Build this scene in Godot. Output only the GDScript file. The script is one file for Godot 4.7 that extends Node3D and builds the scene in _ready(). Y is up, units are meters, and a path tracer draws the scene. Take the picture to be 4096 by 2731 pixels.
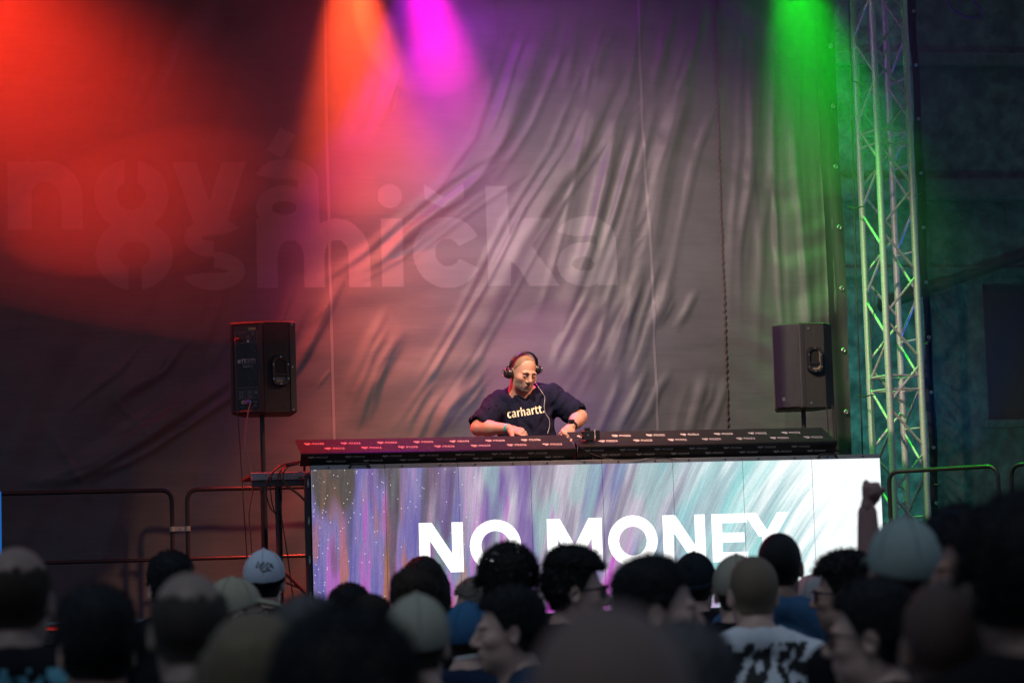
extends Node3D
# An open-air stage: a DJ behind a LED wall, coloured lamps in smoke, a crowd in front.
# World axes: x along the stage, y up, +z towards the audience. The LED wall stands in the plane z = 0.

const FPX := 10000.0                                  # focal length in pixels of the 4096 px wide photograph
const STAGE_Y := 1.5
var cam_pos := Vector3(-1.949, 1.7035, 16.648)
var cam_basis := Basis.from_euler(Vector3(0.0965, -0.1984, -0.0301))
var rng := RandomNumberGenerator.new()
var taken := {}
var mats := {}
var texs := {}

func ray(px: float, py: float) -> Vector3:
	return cam_basis * Vector3((px - 2048.0) / FPX, -(py - 1365.5) / FPX, -1.0)
func at_z(px: float, py: float, z: float) -> Vector3:   # point of the plane z = const seen at that pixel
	var r := ray(px, py)
	return cam_pos + r * ((z - cam_pos.z) / r.z)
func at_d(px: float, py: float, d: float) -> Vector3:
	return cam_pos + ray(px, py) * d

# ---------------------------------------------------------------- mesh building
class MB:
	var v := PackedVector3Array()
	var n := PackedVector3Array()
	var uv := PackedVector2Array()
	var ix := PackedInt32Array()
	func tri(a: Vector3, b: Vector3, c: Vector3, out: Vector3, ua := Vector2.ZERO, ub := Vector2.ZERO, uc := Vector2.ZERO) -> void:
		var nn := (b - a).cross(c - a)
		if nn.length_squared() < 1e-18: return
		nn = nn.normalized()
		var flip := nn.dot(out) < 0.0
		if flip: nn = -nn
		var k := v.size()
		v.append(a); v.append(b); v.append(c)
		uv.append(ua); uv.append(ub); uv.append(uc)
		for q in 3: n.append(nn)
		if flip:
			ix.append(k); ix.append(k + 1); ix.append(k + 2)
		else:
			ix.append(k); ix.append(k + 2); ix.append(k + 1)
	func poly(p: Array, out: Vector3) -> void:
		for q in range(1, p.size() - 1): tri(p[0], p[q], p[q + 1], out)
	func quad_uv(a: Vector3, b: Vector3, c: Vector3, d: Vector3, out: Vector3, u0: Vector2, u1: Vector2) -> void:
		# a left bottom, b right bottom, c right top, d left top; u0 = uv of left top, u1 = uv of right bottom
		var ua := Vector2(u0.x, u1.y)
		var ud := u0
		var ub := u1
		var uc := Vector2(u1.x, u0.y)
		tri(a, b, c, out, ua, ub, uc)
		tri(a, c, d, out, ua, uc, ud)
	func box(c: Vector3, s: Vector3, t := Basis.IDENTITY, bev := 0.0) -> void:
		var h := s * 0.5
		var b: float = min(bev, min(h.x, min(h.y, h.z)) * 0.9)
		var ax := [Vector3.RIGHT, Vector3.UP, Vector3.BACK]
		for i in 3:
			var j := (i + 1) % 3
			var k := (i + 2) % 3
			for sg in [-1.0, 1.0]:
				var p := []
				for q in [[-1, -1], [1, -1], [1, 1], [-1, 1]]:
					p.append(c + t * (ax[i] * (h[i] * sg) + ax[j] * ((h[j] - b) * q[0]) + ax[k] * ((h[k] - b) * q[1])))
				poly(p, t * (ax[i] * sg))
			if b > 0.0:
				for s1 in [-1.0, 1.0]:
					for s2 in [-1.0, 1.0]:
						var p := []
						for q in [-1.0, 1.0]:
							p.append(c + t * (ax[j] * (h[j] * s1) + ax[k] * ((h[k] - b) * s2) + ax[i] * ((h[i] - b) * q)))
						for q in [1.0, -1.0]:
							p.append(c + t * (ax[j] * ((h[j] - b) * s1) + ax[k] * (h[k] * s2) + ax[i] * ((h[i] - b) * q)))
						poly(p, t * (ax[j] * s1 + ax[k] * s2))
		if b > 0.0:
			for sx in [-1.0, 1.0]:
				for sy in [-1.0, 1.0]:
					for sz in [-1.0, 1.0]:
						var g := Vector3(sx, sy, sz)
						var p := []
						for i in 3:
							var e := (h - Vector3(b, b, b)) * g
							e[i] = h[i] * g[i]
							p.append(c + t * e)
						poly(p, t * g)
	func tube(p: Array, r, seg := 8, caps := true) -> void:
		# r: a number, or one radius for each point
		var m := p.size()
		var rings := []
		var up := Vector3.UP
		var d0: Vector3 = (p[1] - p[0]).normalized()
		if abs(d0.dot(up)) > 0.9: up = Vector3.RIGHT
		var side := d0.cross(up).normalized()
		for i in m:
			var d: Vector3
			if i == 0: d = (p[1] - p[0]).normalized()
			elif i == m - 1: d = (p[m - 1] - p[m - 2]).normalized()
			else: d = ((p[i + 1] - p[i]).normalized() + (p[i] - p[i - 1]).normalized()).normalized()
			side = (side - d * side.dot(d)).normalized()
			var bi := d.cross(side)
			var rr: float = r[i] if r is Array else r
			var k := v.size()
			for q in seg:
				var a := TAU * q / seg
				var o := side * cos(a) + bi * sin(a)
				v.append(p[i] + o * rr); n.append(o); uv.append(Vector2(float(q) / seg, float(i)))
			rings.append(k)
		for i in m - 1:
			for q in seg:
				var a: int = rings[i] + q
				var b: int = rings[i] + (q + 1) % seg
				var c: int = rings[i + 1] + (q + 1) % seg
				var d: int = rings[i + 1] + q
				ix.append_array(PackedInt32Array([a, c, b, a, d, c]))
		if caps:
			for e in [0, m - 1]:
				var k: int = rings[e]
				var out: Vector3 = (p[0] - p[1]).normalized() if e == 0 else (p[m - 1] - p[m - 2]).normalized()
				var pts := []
				for q in seg: pts.append(v[k + q])
				poly(pts, out)
	func lathe(prof: Array, seg := 24, t := Transform3D.IDENTITY) -> void:
		# prof: Vector2(radius, height) from one end to the other, smooth
		var k := v.size()
		var m := prof.size()
		for i in m:
			var a: Vector2 = prof[max(i - 1, 0)]
			var b: Vector2 = prof[min(i + 1, m - 1)]
			var tn := (b - a).normalized()
			for q in seg:
				var an := TAU * q / seg
				v.append(t * Vector3(prof[i].x * cos(an), prof[i].y, prof[i].x * sin(an)))
				n.append((t.basis * Vector3(tn.y * cos(an), -tn.x, tn.y * sin(an))).normalized())
				uv.append(Vector2(float(q) / seg, float(i) / m))
		for i in m - 1:
			for q in seg:
				var a := k + i * seg + q
				var b := k + i * seg + (q + 1) % seg
				ix.append_array(PackedInt32Array([a, b, b + seg, a, b + seg, a + seg]))
	func prism(pts: PackedVector2Array, z0: float, z1: float, t := Transform3D.IDENTITY, caps := true) -> void:
		# pts in the local xy plane, drawn out along local z
		var m := pts.size()
		var area := 0.0
		for i in m: area += pts[i].cross(pts[(i + 1) % m])
		var cw := area < 0.0
		for i in m:
			var a := pts[i]
			var b := pts[(i + 1) % m]
			var o := Vector2(b.y - a.y, a.x - b.x)
			if cw: o = -o
			var out := t.basis * Vector3(o.x, o.y, 0)
			if out.length_squared() < 1e-16: continue
			poly([t * Vector3(a.x, a.y, z0), t * Vector3(b.x, b.y, z0), t * Vector3(b.x, b.y, z1), t * Vector3(a.x, a.y, z1)], out)
		if caps:
			var tr := Geometry2D.triangulate_polygon(pts)
			for i in range(0, tr.size(), 3):
				for e in [z0, z1]:
					var a := pts[tr[i]]
					var b := pts[tr[i + 1]]
					var c := pts[tr[i + 2]]
					var out := t.basis * Vector3(0, 0, 1.0 if e == max(z0, z1) else -1.0)
					tri(t * Vector3(a.x, a.y, e), t * Vector3(b.x, b.y, e), t * Vector3(c.x, c.y, e), out, a, b, c)
	func grid(rows: int, cols: int, f: Callable, g: Callable) -> void:
		# f(i, j) -> point, g(i, j) -> uv; smooth
		var k := v.size()
		var pts := PackedVector3Array()
		for i in rows:
			for j in cols:
				pts.append(f.call(i, j))
		for i in rows:
			for j in cols:
				var dx := pts[i * cols + min(j + 1, cols - 1)] - pts[i * cols + max(j - 1, 0)]
				var dy := pts[min(i + 1, rows - 1) * cols + j] - pts[max(i - 1, 0) * cols + j]
				v.append(pts[i * cols + j]); n.append(dx.cross(dy).normalized()); uv.append(g.call(i, j))
		for i in rows - 1:
			for j in cols - 1:
				var a := k + i * cols + j
				ix.append_array(PackedInt32Array([a, a + cols + 1, a + 1, a, a + cols, a + cols + 1]))
	func add(b: MB, t: Transform3D) -> void:
		var k := v.size()
		var flip := t.basis.determinant() < 0.0
		for q in b.v.size():
			v.append(t * b.v[q]); n.append((t.basis * b.n[q]).normalized()); uv.append(b.uv[q])
		for q in range(0, b.ix.size(), 3):
			if flip: ix.append_array(PackedInt32Array([b.ix[q] + k, b.ix[q + 2] + k, b.ix[q + 1] + k]))
			else: ix.append_array(PackedInt32Array([b.ix[q] + k, b.ix[q + 1] + k, b.ix[q + 2] + k]))
	func mesh() -> ArrayMesh:
		var m := ArrayMesh.new()
		if v.is_empty(): return m
		var arr := []
		arr.resize(Mesh.ARRAY_MAX)
		arr[Mesh.ARRAY_VERTEX] = v
		arr[Mesh.ARRAY_NORMAL] = n
		arr[Mesh.ARRAY_TEX_UV] = uv
		arr[Mesh.ARRAY_INDEX] = ix
		m.add_surface_from_arrays(Mesh.PRIMITIVE_TRIANGLES, arr)
		return m

# ---------------------------------------------------------------- nodes
func numbered(called: String) -> String:
	if not taken.has(called):
		taken[called] = 0
		return called
	taken[called] += 1
	return "%s_%03d" % [called, taken[called]]
func put(called: String, mesh: Mesh, m: Material, parent: Node = self) -> MeshInstance3D:
	var o := MeshInstance3D.new()
	o.name = numbered(called) if parent == self else called
	o.mesh = mesh
	o.material_override = m
	parent.add_child(o, true)
	return o
func obj(called: String, b: MB, m: Material, parent: Node = self) -> MeshInstance3D:
	return put(called, b.mesh(), m, parent)
func tag(o: Node, label: String, category: String, group := "") -> Node:
	o.set_meta("label", label)
	o.set_meta("category", category)
	if group: o.set_meta("group", group)
	return o
func thing(called: String, label: String, category: String, at := Vector3.ZERO, group := "") -> Node3D:
	var o := Node3D.new()
	o.name = numbered(called)
	add_child(o)
	o.position = at
	tag(o, label, category, group)
	return o
func struct(o: Node, label := "") -> Node:
	o.set_meta("kind", "structure")
	if label: o.set_meta("label", label)
	return o

# ---------------------------------------------------------------- materials
func lin(r: float, g: float, b: float) -> Color:      # real-world base colour to what albedo_color wants
	return Color(r, g, b).linear_to_srgb()
func noise(freq: float, kind := FastNoiseLite.TYPE_SIMPLEX, oct := 4, sd := 1) -> FastNoiseLite:
	var f := FastNoiseLite.new()
	f.seed = sd
	f.frequency = freq
	f.noise_type = kind
	f.fractal_octaves = oct
	return f
func noise_tex(key: String, freq: float, oct := 4, lo := 0.0, hi := 1.0, normal := false, kind := FastNoiseLite.TYPE_SIMPLEX, size := 512) -> NoiseTexture2D:
	if texs.has(key): return texs[key]
	var t := NoiseTexture2D.new()
	t.width = size; t.height = size
	t.seamless = true
	t.noise = noise(freq, kind, oct, key.length() * 7 + 3)
	if normal:
		t.as_normal_map = true
		t.bump_strength = 6.0
	else:
		var g := Gradient.new()
		g.set_color(0, Color(lo, lo, lo)); g.set_color(1, Color(hi, hi, hi))
		t.color_ramp = g
	texs[key] = t
	return t
func mat(key: String, c: Color, rough := 0.8, metal := 0.0, spec := 0.5) -> StandardMaterial3D:
	if mats.has(key): return mats[key]
	var m := StandardMaterial3D.new()
	m.resource_name = key
	m.albedo_color = c
	m.roughness = rough
	m.metallic = metal
	m.metallic_specular = spec
	mats[key] = m
	return m
func grainy(m: StandardMaterial3D, scale: float, relief := 0.6, tone := 0.25, freq := 0.03) -> StandardMaterial3D:
	# grain and patches in object space
	m.uv1_triplanar = true
	m.uv1_scale = Vector3.ONE * scale
	m.albedo_texture = noise_tex("tone%d_%d" % [int(tone * 100), int(freq * 1000)], freq, 5, 1.0 - tone, 1.0)
	if relief > 0.0:
		m.normal_enabled = true
		m.normal_texture = noise_tex("bump%d" % int(freq * 1000), freq * 2.0, 4, 0, 1, true)
		m.normal_scale = relief
	return m

# ---------------------------------------------------------------- figures: a field of distances on a grid, meshed as surface nets
class Field:
	var o: Vector3
	var c: float
	var nx: int
	var ny: int
	var nz: int
	var d := PackedFloat32Array()
	var extra := 0.0
	func _init(lo: Vector3, hi: Vector3, cell: float) -> void:
		o = lo; c = cell
		nx = int((hi.x - lo.x) / cell) + 2
		ny = int((hi.y - lo.y) / cell) + 2
		nz = int((hi.z - lo.z) / cell) + 2
		d.resize(nx * ny * nz)
		d.fill(1.0)
	func rng_of(lo: Vector3, hi: Vector3) -> Array:
		return [clampi(int((lo.x - o.x) / c), 0, nx), clampi(int((hi.x - o.x) / c) + 2, 0, nx), clampi(int((lo.y - o.y) / c), 0, ny), clampi(int((hi.y - o.y) / c) + 2, 0, ny), clampi(int((lo.z - o.z) / c), 0, nz), clampi(int((hi.z - o.z) / c) + 2, 0, nz)]
	func cap(a: Vector3, b: Vector3, ra: float, rb: float, k := 0.01, cut := false, flat := Vector3.ONE) -> void:
		# tapered capsule; flat squeezes it along an axis (1 = round)
		var mg: float = max(ra, rb) * max(1.0, max(flat.x, max(flat.y, flat.z))) + k + c * 2.0 + extra
		var w := rng_of(a.min(b) - Vector3.ONE * mg, a.max(b) + Vector3.ONE * mg)
		var ab := b - a
		var l2: float = max(ab.length_squared(), 1e-9)
		var inv := Vector3.ONE / flat
		var fm: float = min(flat.x, min(flat.y, flat.z))
		var squeezed := flat != Vector3.ONE
		for z in range(w[4], w[5]):
			for y in range(w[2], w[3]):
				var i: int = (z * ny + y) * nx + w[0]
				var p := Vector3(o.x + w[0] * c, o.y + y * c, o.z + z * c) - a
				for x in range(w[0], w[1]):
					var h := clampf(p.dot(ab) / l2, 0.0, 1.0)
					var q := p - ab * h
					var e: float
					if squeezed: e = ((q * inv).length() - (ra + (rb - ra) * h)) * fm
					else: e = q.length() - (ra + (rb - ra) * h)
					mix(i, e, k, cut)
					i += 1
					p.x += c
	func ell(m: Vector3, r: Vector3, k := 0.01, cut := false, t := Basis.IDENTITY) -> void:
		var mg: float = max(r.x, max(r.y, r.z)) + k + c * 2.0 + extra
		var w := rng_of(m - Vector3.ONE * mg, m + Vector3.ONE * mg)
		var ti := t.transposed()
		var i1 := Vector3.ONE / r
		var i2 := i1 * i1
		var turned := t != Basis.IDENTITY
		for z in range(w[4], w[5]):
			for y in range(w[2], w[3]):
				var i: int = (z * ny + y) * nx + w[0]
				var p := Vector3(o.x + w[0] * c, o.y + y * c, o.z + z * c) - m
				for x in range(w[0], w[1]):
					var q := ti * p if turned else p
					var k0 := (q * i1).length()
					var k1: float = max((q * i2).length(), 1e-6)
					mix(i, k0 * (k0 - 1.0) / k1, k, cut)
					i += 1
					p.x += c
	func mix(i: int, e: float, k: float, cut: bool) -> void:
		var a := d[i]
		if cut:
			e = -e
			var h: float = max(k - absf(a - e), 0.0) / k
			d[i] = max(a, e) + h * h * k * 0.25
		else:
			var h: float = max(k - absf(a - e), 0.0) / k
			d[i] = min(a, e) - h * h * k * 0.25
	func below(n: Vector3, off: float, k := 0.004) -> void:
		# keep only what lies on the far side of a plane: n.p < off
		for z in nz:
			for y in ny:
				var i := (z * ny + y) * nx
				for x in nx:
					var e := n.dot(Vector3(o.x + x * c, o.y + y * c, o.z + z * c)) - off
					var a := d[i]
					var h: float = max(k - absf(a - e), 0.0) / k
					d[i] = max(a, e) + h * h * k * 0.25
					i += 1
	func bend(f: Callable) -> void:
		# f(point, distance) -> distance, near the surface only
		for z in nz:
			for y in ny:
				var i := (z * ny + y) * nx
				for x in nx:
					if d[i] < 0.08: d[i] = f.call(Vector3(o.x + x * c, o.y + y * c, o.z + z * c), d[i])
					i += 1
	func val(p: Vector3) -> float:
		var q := (p - o) / c
		var x := clampi(int(q.x), 0, nx - 2)
		var y := clampi(int(q.y), 0, ny - 2)
		var z := clampi(int(q.z), 0, nz - 2)
		var f := (q - Vector3(x, y, z)).clamp(Vector3.ZERO, Vector3.ONE)
		var i := (z * ny + y) * nx + x
		var j := i + nx * ny
		var a := lerpf(lerpf(d[i], d[i + 1], f.x), lerpf(d[i + nx], d[i + nx + 1], f.x), f.y)
		var b := lerpf(lerpf(d[j], d[j + 1], f.x), lerpf(d[j + nx], d[j + nx + 1], f.x), f.y)
		return lerpf(a, b, f.z)
	func onto(p: Vector3, dir: Vector3, far := 0.6) -> Vector3:
		# march from p along dir to the surface
		var t := 0.0
		while t < far:
			var e := val(p + dir * t)
			if e < 0.0005: break
			t += clampf(e * 0.6, 0.001, 0.02)
		return p + dir * t
	func net(b: MB) -> void:
		var at := PackedInt32Array()
		at.resize(d.size())
		at.fill(-1)
		var sy := nx
		var sz := nx * ny
		var lim := c * 2.0
		for z in nz - 1:
			for y in ny - 1:
				var i := z * sz + y * sy
				for x in nx - 1:
					var d0 := d[i]
					if absf(d0) < lim:
						var e := [d0, d[i + 1], d[i + sy], d[i + sy + 1], d[i + sz], d[i + sz + 1], d[i + sz + sy], d[i + sz + sy + 1]]
						var s := 0
						for q in 8:
							if e[q] < 0.0: s += 1
						if s > 0 and s < 8:
							var sum := Vector3.ZERO
							var cnt := 0
							for ed in EDGES:
								var a: float = e[ed[0]]
								var bb: float = e[ed[1]]
								if (a < 0.0) != (bb < 0.0):
									var t := a / (a - bb)
									sum += CORNER[ed[0]].lerp(CORNER[ed[1]], t)
									cnt += 1
							at[i] = b.v.size()
							var lp := sum / cnt
							b.v.append(o + (Vector3(x, y, z) + lp) * c)
							var g := Vector3(e[1] + e[3] + e[5] + e[7] - e[0] - e[2] - e[4] - e[6], e[2] + e[3] + e[6] + e[7] - e[0] - e[1] - e[4] - e[5], e[4] + e[5] + e[6] + e[7] - e[0] - e[1] - e[2] - e[3])
							b.n.append(g.normalized() if g.length_squared() > 0.0 else Vector3.UP)
							b.uv.append(Vector2.ZERO)
					i += 1
		for z in range(1, nz - 1):
			for y in range(1, ny - 1):
				var i := z * sz + y * sy + 1
				for x in range(1, nx - 1):
					var a := d[i]
					if absf(a) < lim:
						var s := a < 0.0
						if s != (d[i + 1] < 0.0): quad(b, at[i], at[i - sy], at[i - sy - sz], at[i - sz], s)
						if s != (d[i + sy] < 0.0): quad(b, at[i], at[i - sz], at[i - sz - 1], at[i - 1], s)
						if s != (d[i + sz] < 0.0): quad(b, at[i], at[i - 1], at[i - 1 - sy], at[i - sy], s)
					i += 1
	func quad(b: MB, p: int, q: int, r: int, s: int, inside: bool) -> void:
		if p < 0 or q < 0 or r < 0 or s < 0: return
		if inside: b.ix.append_array(PackedInt32Array([p, r, q, p, s, r]))
		else: b.ix.append_array(PackedInt32Array([p, q, r, p, r, s]))
	const EDGES := [[0, 1], [2, 3], [4, 5], [6, 7], [0, 2], [1, 3], [4, 6], [5, 7], [0, 4], [1, 5], [2, 6], [3, 7]]
	const CORNER := [Vector3(0, 0, 0), Vector3(1, 0, 0), Vector3(0, 1, 0), Vector3(1, 1, 0), Vector3(0, 0, 1), Vector3(1, 0, 1), Vector3(0, 1, 1), Vector3(1, 1, 1)]

# ---------------------------------------------------------------- lettering drawn into images
func seg_in(p: Vector2, a: Vector2, b: Vector2, hw: float) -> bool:   # a bar with flat ends
	var d := b - a
	var l := d.length()
	d /= l
	var q := p - a
	var t := q.dot(d)
	return t >= 0.0 and t <= l and absf(q.cross(d)) <= hw
func ring_in(p: Vector2, c: Vector2, r: Vector2, w: float, a0 := 0.0, a1 := 360.0) -> bool:
	# an elliptic ring of outer radii r and stroke w, from a0 to a1 degrees (0 = right, 90 = up, y up)
	var q := p - c
	if (q / r).length_squared() > 1.0 or (q / (r - Vector2(w, w))).length_squared() < 1.0: return false
	if a1 - a0 >= 360.0: return true
	var an := fposmod(rad_to_deg(atan2(q.y, q.x)) - a0, 360.0)
	return an <= a1 - a0
func arch_in(p: Vector2, x0: float, x1: float, base: float, xh: float, w: float) -> bool:
	# the arch and right stem of n, m
	var r := Vector2((x1 - x0) * 0.5, (x1 - x0) * 0.55)
	var c := Vector2((x0 + x1) * 0.5, base + xh - r.y)
	if p.x > x1 - w and p.x <= x1 and p.y >= base and p.y <= c.y: return true
	return p.y >= c.y and ring_in(p, c, r, w, 0.0, 180.0)
func banner_word(x: float, y: float) -> bool:
	# x in photograph pixels, y in the same unit upwards from the base line of the lower word
	var p := Vector2(x, y)
	var w := 84.0
	var h := 272.0
	# lower word
	if ring_in(p, Vector2(556, 134), Vector2(148, 142), 88) and not (absf(x - 556) < 24 and y < 134): return true
	if ring_in(p, Vector2(860, 198), Vector2(112, 78), 66, 20, 270): return true          # s: upper bowl
	if ring_in(p, Vector2(860, 66), Vector2(122, 76), 66, -170, 90): return true           # s: lower bowl
	if x >= 1027 and x <= 1109 and y >= 0 and y <= h: return true                           # m
	if arch_in(p, 1027, 1295, 0, h, w) or arch_in(p, 1211, 1473, 0, h, w): return true
	if x >= 1516 and x <= 1604 and y >= 0 and y <= h: return true                           # i
	if p.distance_to(Vector2(1556, 364)) < 49: return true
	if ring_in(p, Vector2(1782, 136), Vector2(138, 144), 88, 28, 332): return true          # c with its hook
	if absf(x - 1771) < 78 and y < 415 - 58 + absf(x - 1771) * 0.74 and y > 415 - 106 + absf(x - 1771) * 0.55: return true
	if x >= 1943 and x <= 2030 and y >= 0 and y <= 404: return true                         # k
	if y >= 0 and y <= h and (seg_in(p, Vector2(2020, 105), Vector2(2190, 330), 46) or seg_in(p, Vector2(2050, 180), Vector2(2210, -60), 50)): return true
	if ring_in(p, Vector2(2344, 190), Vector2(122, 92), 80, 0, 168): return true            # a
	if x >= 2386 and x <= 2466 and y >= 0 and y <= 190: return true
	if ring_in(p, Vector2(2330, 84), Vector2(108, 90), 62): return true
	# upper word
	var b := 232.0
	if x >= 80 and x <= 168 and y >= b and y <= b + h: return true                          # n
	if arch_in(p, 80, 363, b, h, w): return true
	if ring_in(p, Vector2(548, b + 136), Vector2(142, 142), 86) and not (absf(x - 548) < 24 and y > b + 136): return true
	if y >= b + 20 and y <= b + h and (seg_in(p, Vector2(746, b + 290), Vector2(852, b - 40), 44) or seg_in(p, Vector2(952, b + 290), Vector2(846, b - 40), 44)): return true
	if ring_in(p, Vector2(1150, b + 190), Vector2(126, 92), 80, 0, 168): return true         # a with its stroke
	if x >= 1196 and x <= 1276 and y >= b and y <= b + 190: return true
	if ring_in(p, Vector2(1138, b + 84), Vector2(110, 90), 62): return true
	if seg_in(p, Vector2(1105, b + 300), Vector2(1160, b + 395), 34): return true
	return false
func backdrop_texture(x0: float, x1: float, y0: float, y1: float) -> ImageTexture:
	var w := 1100
	var h := int(1100 * (y1 - y0) / (x1 - x0))
	var im := Image.create(w, h, false, Image.FORMAT_RGB8)
	var n1 := noise(0.9, FastNoiseLite.TYPE_SIMPLEX, 4, 5)
	var n2 := noise(0.35, FastNoiseLite.TYPE_VALUE, 2, 9)
	for j in h:
		var y := y1 - (j + 0.5) / h * (y1 - y0)
		for i in w:
			var x := x0 + (i + 0.5) / w * (x1 - x0)
			var v := 0.085 + 0.012 * n1.get_noise_2d(x * 1.5, y * 4.0) + 0.010 * n2.get_noise_2d(i * 0.15, j * 3.0)
			var c := Color(v * 0.97, v * 0.97, v * 1.0)
			if y > 3.9 and y < 5.35 and x > -2.1 and x < 2.9:
				if banner_word(1027 + (x + 0.083) / 0.001992, (y - 4.045) / 0.00196): c = Color(v + 0.062, v + 0.06, v + 0.064)
			im.set_pixel(i, j, c.linear_to_srgb())
	return ImageTexture.create_from_image(im)

func glyph_in(ch: String, u: float, v: float, asp: float) -> bool:
	# u, v in 0..1 (v down), asp = width / height of the cell; bold capitals
	var x := u * asp
	var s := 0.225
	match ch:
		"N":
			return x < s or x > asp - s or absf(x - s * 0.55 - v * (asp - s * 1.1)) < s * 0.62
		"O":
			var q := Vector2(x - asp * 0.5, v - 0.5)
			return (q / Vector2(asp * 0.5, 0.5)).length() < 1.0 and (q / Vector2(asp * 0.5 - s, 0.5 - s * 0.97)).length() > 1.0
		"M":
			if x < s or x > asp - s: return true
			var m := asp * 0.5
			return v < 0.86 and absf(absf(x - m) - (m - s * 0.6) * (1.0 - v / 0.80)) < s * 0.62 and x > s * 0.4 and x < asp - s * 0.4
		"E":
			return x < s or v < 0.2 or v > 0.8 or (v > 0.4 and v < 0.595 and x < asp * 0.92)
		"Y":
			var m := asp * 0.5
			if v > 0.5: return absf(x - m) < s * 0.52
			return absf(absf(x - m) - (m - s * 0.55) * (1.0 - v / 0.58)) < s * 0.6
	return false
func led_texture() -> ImageTexture:
	var w := 1440
	var h := 360
	var im := Image.create(w, h, false, Image.FORMAT_RGB8)
	var n1 := noise(1.0, FastNoiseLite.TYPE_SIMPLEX, 3, 11)
	var n2 := noise(1.0, FastNoiseLite.TYPE_SIMPLEX, 2, 23)
	var n3 := noise(1.0, FastNoiseLite.TYPE_SIMPLEX, 3, 31)
	var text := [["N", 0.720, 1.020], ["O", 1.065, 1.420], ["M", 1.600, 1.985], ["O", 2.025, 2.375], ["N", 2.415, 2.715], ["E", 2.762, 3.015], ["Y", 2.995, 3.320]]
	rng.seed = 77
	for j in h:
		var ym := 2.5 - (j + 0.5) / h
		var dn := (j + 0.5) / h
		for i in w:
			var xm := (i + 0.5) / w * 4.0
			# streaks run down and to the left, flatter towards the right end
			var th := deg_to_rad(3.0 + 66.0 * smoothstep(0.2, 4.4, xm))
			var s := xm + tan(th) * dn * 0.55
			var a := 1.15 * n1.get_noise_2d(s * 5.5, dn * 0.7) + 0.28 * n1.get_noise_2d(s * 30.0, dn * 1.5 + 40.0)
			var b := n2.get_noise_2d(s * 3.2 + 70.0, dn * 0.6)
			var f := n3.get_noise_2d(s * 120.0, dn * 3.0)
			var left := Color(0.14, 0.12, 0.38).lerp(Color(0.29, 0.23, 0.45), clampf(0.5 + a * 0.8, 0, 1))
			left = left.lerp(Color(0.42, 0.12, 0.48), clampf((a * 1.1 + dn * 0.7 - 0.5) * 1.8, 0, 0.85))
			left = left.lerp(Color(0.09, 0.075, 0.055), clampf((b * 2.6 - 0.15), 0, 0.95))
			left = left.lerp(Color(0.42, 0.15, 0.07), clampf((n2.get_noise_2d(s * 6.0 - 31.0, dn) * 2.5 - 0.35), 0, 0.75) * clampf(dn * 1.4, 0.2, 1.0))
			var mid := Color(0.30, 0.27, 0.36).lerp(Color(0.58, 0.54, 0.63), clampf(0.45 + a * 0.8, 0, 1))
			mid = mid.lerp(Color(0.13, 0.05, 0.33), clampf(b * 1.7 - 0.2, 0, 0.7))
			mid = mid.lerp(Color(0.30, 0.50, 0.50), clampf(n2.get_noise_2d(s * 3.1 - 90.0, dn * 0.8) * 1.6 - 0.1, 0, 0.6))
			mid = mid.lerp(Color(0.55, 0.05, 0.55), clampf((dn - 0.45) * 1.6 + a * 0.9 - 0.25, 0, 0.85))
			var rt := Color(0.42, 0.68, 0.70).lerp(Color(1.0, 1.06, 1.06), clampf(0.36 + a * 0.7 + (xm - 3.12) * 1.25, 0, 1))
			rt = rt.lerp(Color(0.25, 0.72, 0.70), clampf(b * 1.6 - 0.2, 0, 0.6) * clampf(3.6 - xm, 0.08, 1.0))
			var c := left.lerp(mid, smoothstep(0.5, 1.5, xm + 0.3 * b + 0.1 * a)).lerp(rt, smoothstep(1.9, 3.3, xm + 0.4 * b + 0.15 * a))
			c = c * (1.0 + 0.2 * f)
			c = c * (0.86 + 0.28 * rng.randf())
			# the words
			if ym < 2.145 and ym > 1.79 and xm > 0.7 and xm < 3.34:
				for t in text:
					var top: float = 2.128 + (t[1] - 0.72) * 0.006
					var bot: float = 1.792 + (t[1] - 0.72) * 0.008
					if t[0] == "O": top += 0.008; bot -= 0.008
					if xm > t[1] and xm < t[2] and ym < top and ym > bot:
						if glyph_in(t[0], (xm - t[1]) / (t[2] - t[1]), (top - ym) / (top - bot), (t[2] - t[1]) / (top - bot)):
							c = Color(1.3, 1.3, 1.3)
			im.set_pixel(i, j, Color(minf(c.r / 1.3, 1.0), minf(c.g / 1.3, 1.0), minf(c.b / 1.3, 1.0)).linear_to_srgb())
	for k in 620:                                                                             # stars
		var sx := pow(rng.randf(), 1.5) * 1.15
		var sy := rng.randf()
		var px := int(sx / 4.0 * w)
		var py := int(sy * h)
		var br := rng.randf_range(0.35, 1.0)
		if px < 1 or px > w - 2 or py < 1 or py > h - 2: continue
		im.set_pixel(px, py, Color(br, br, br))
		if br > 0.85:
			for q in [[1, 0], [-1, 0], [0, 1], [0, -1]]: im.set_pixel(px + q[0], py + q[1], im.get_pixel(px + q[0], py + q[1]).lerp(Color(1, 1, 1), 0.6))
	return ImageTexture.create_from_image(im)

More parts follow.
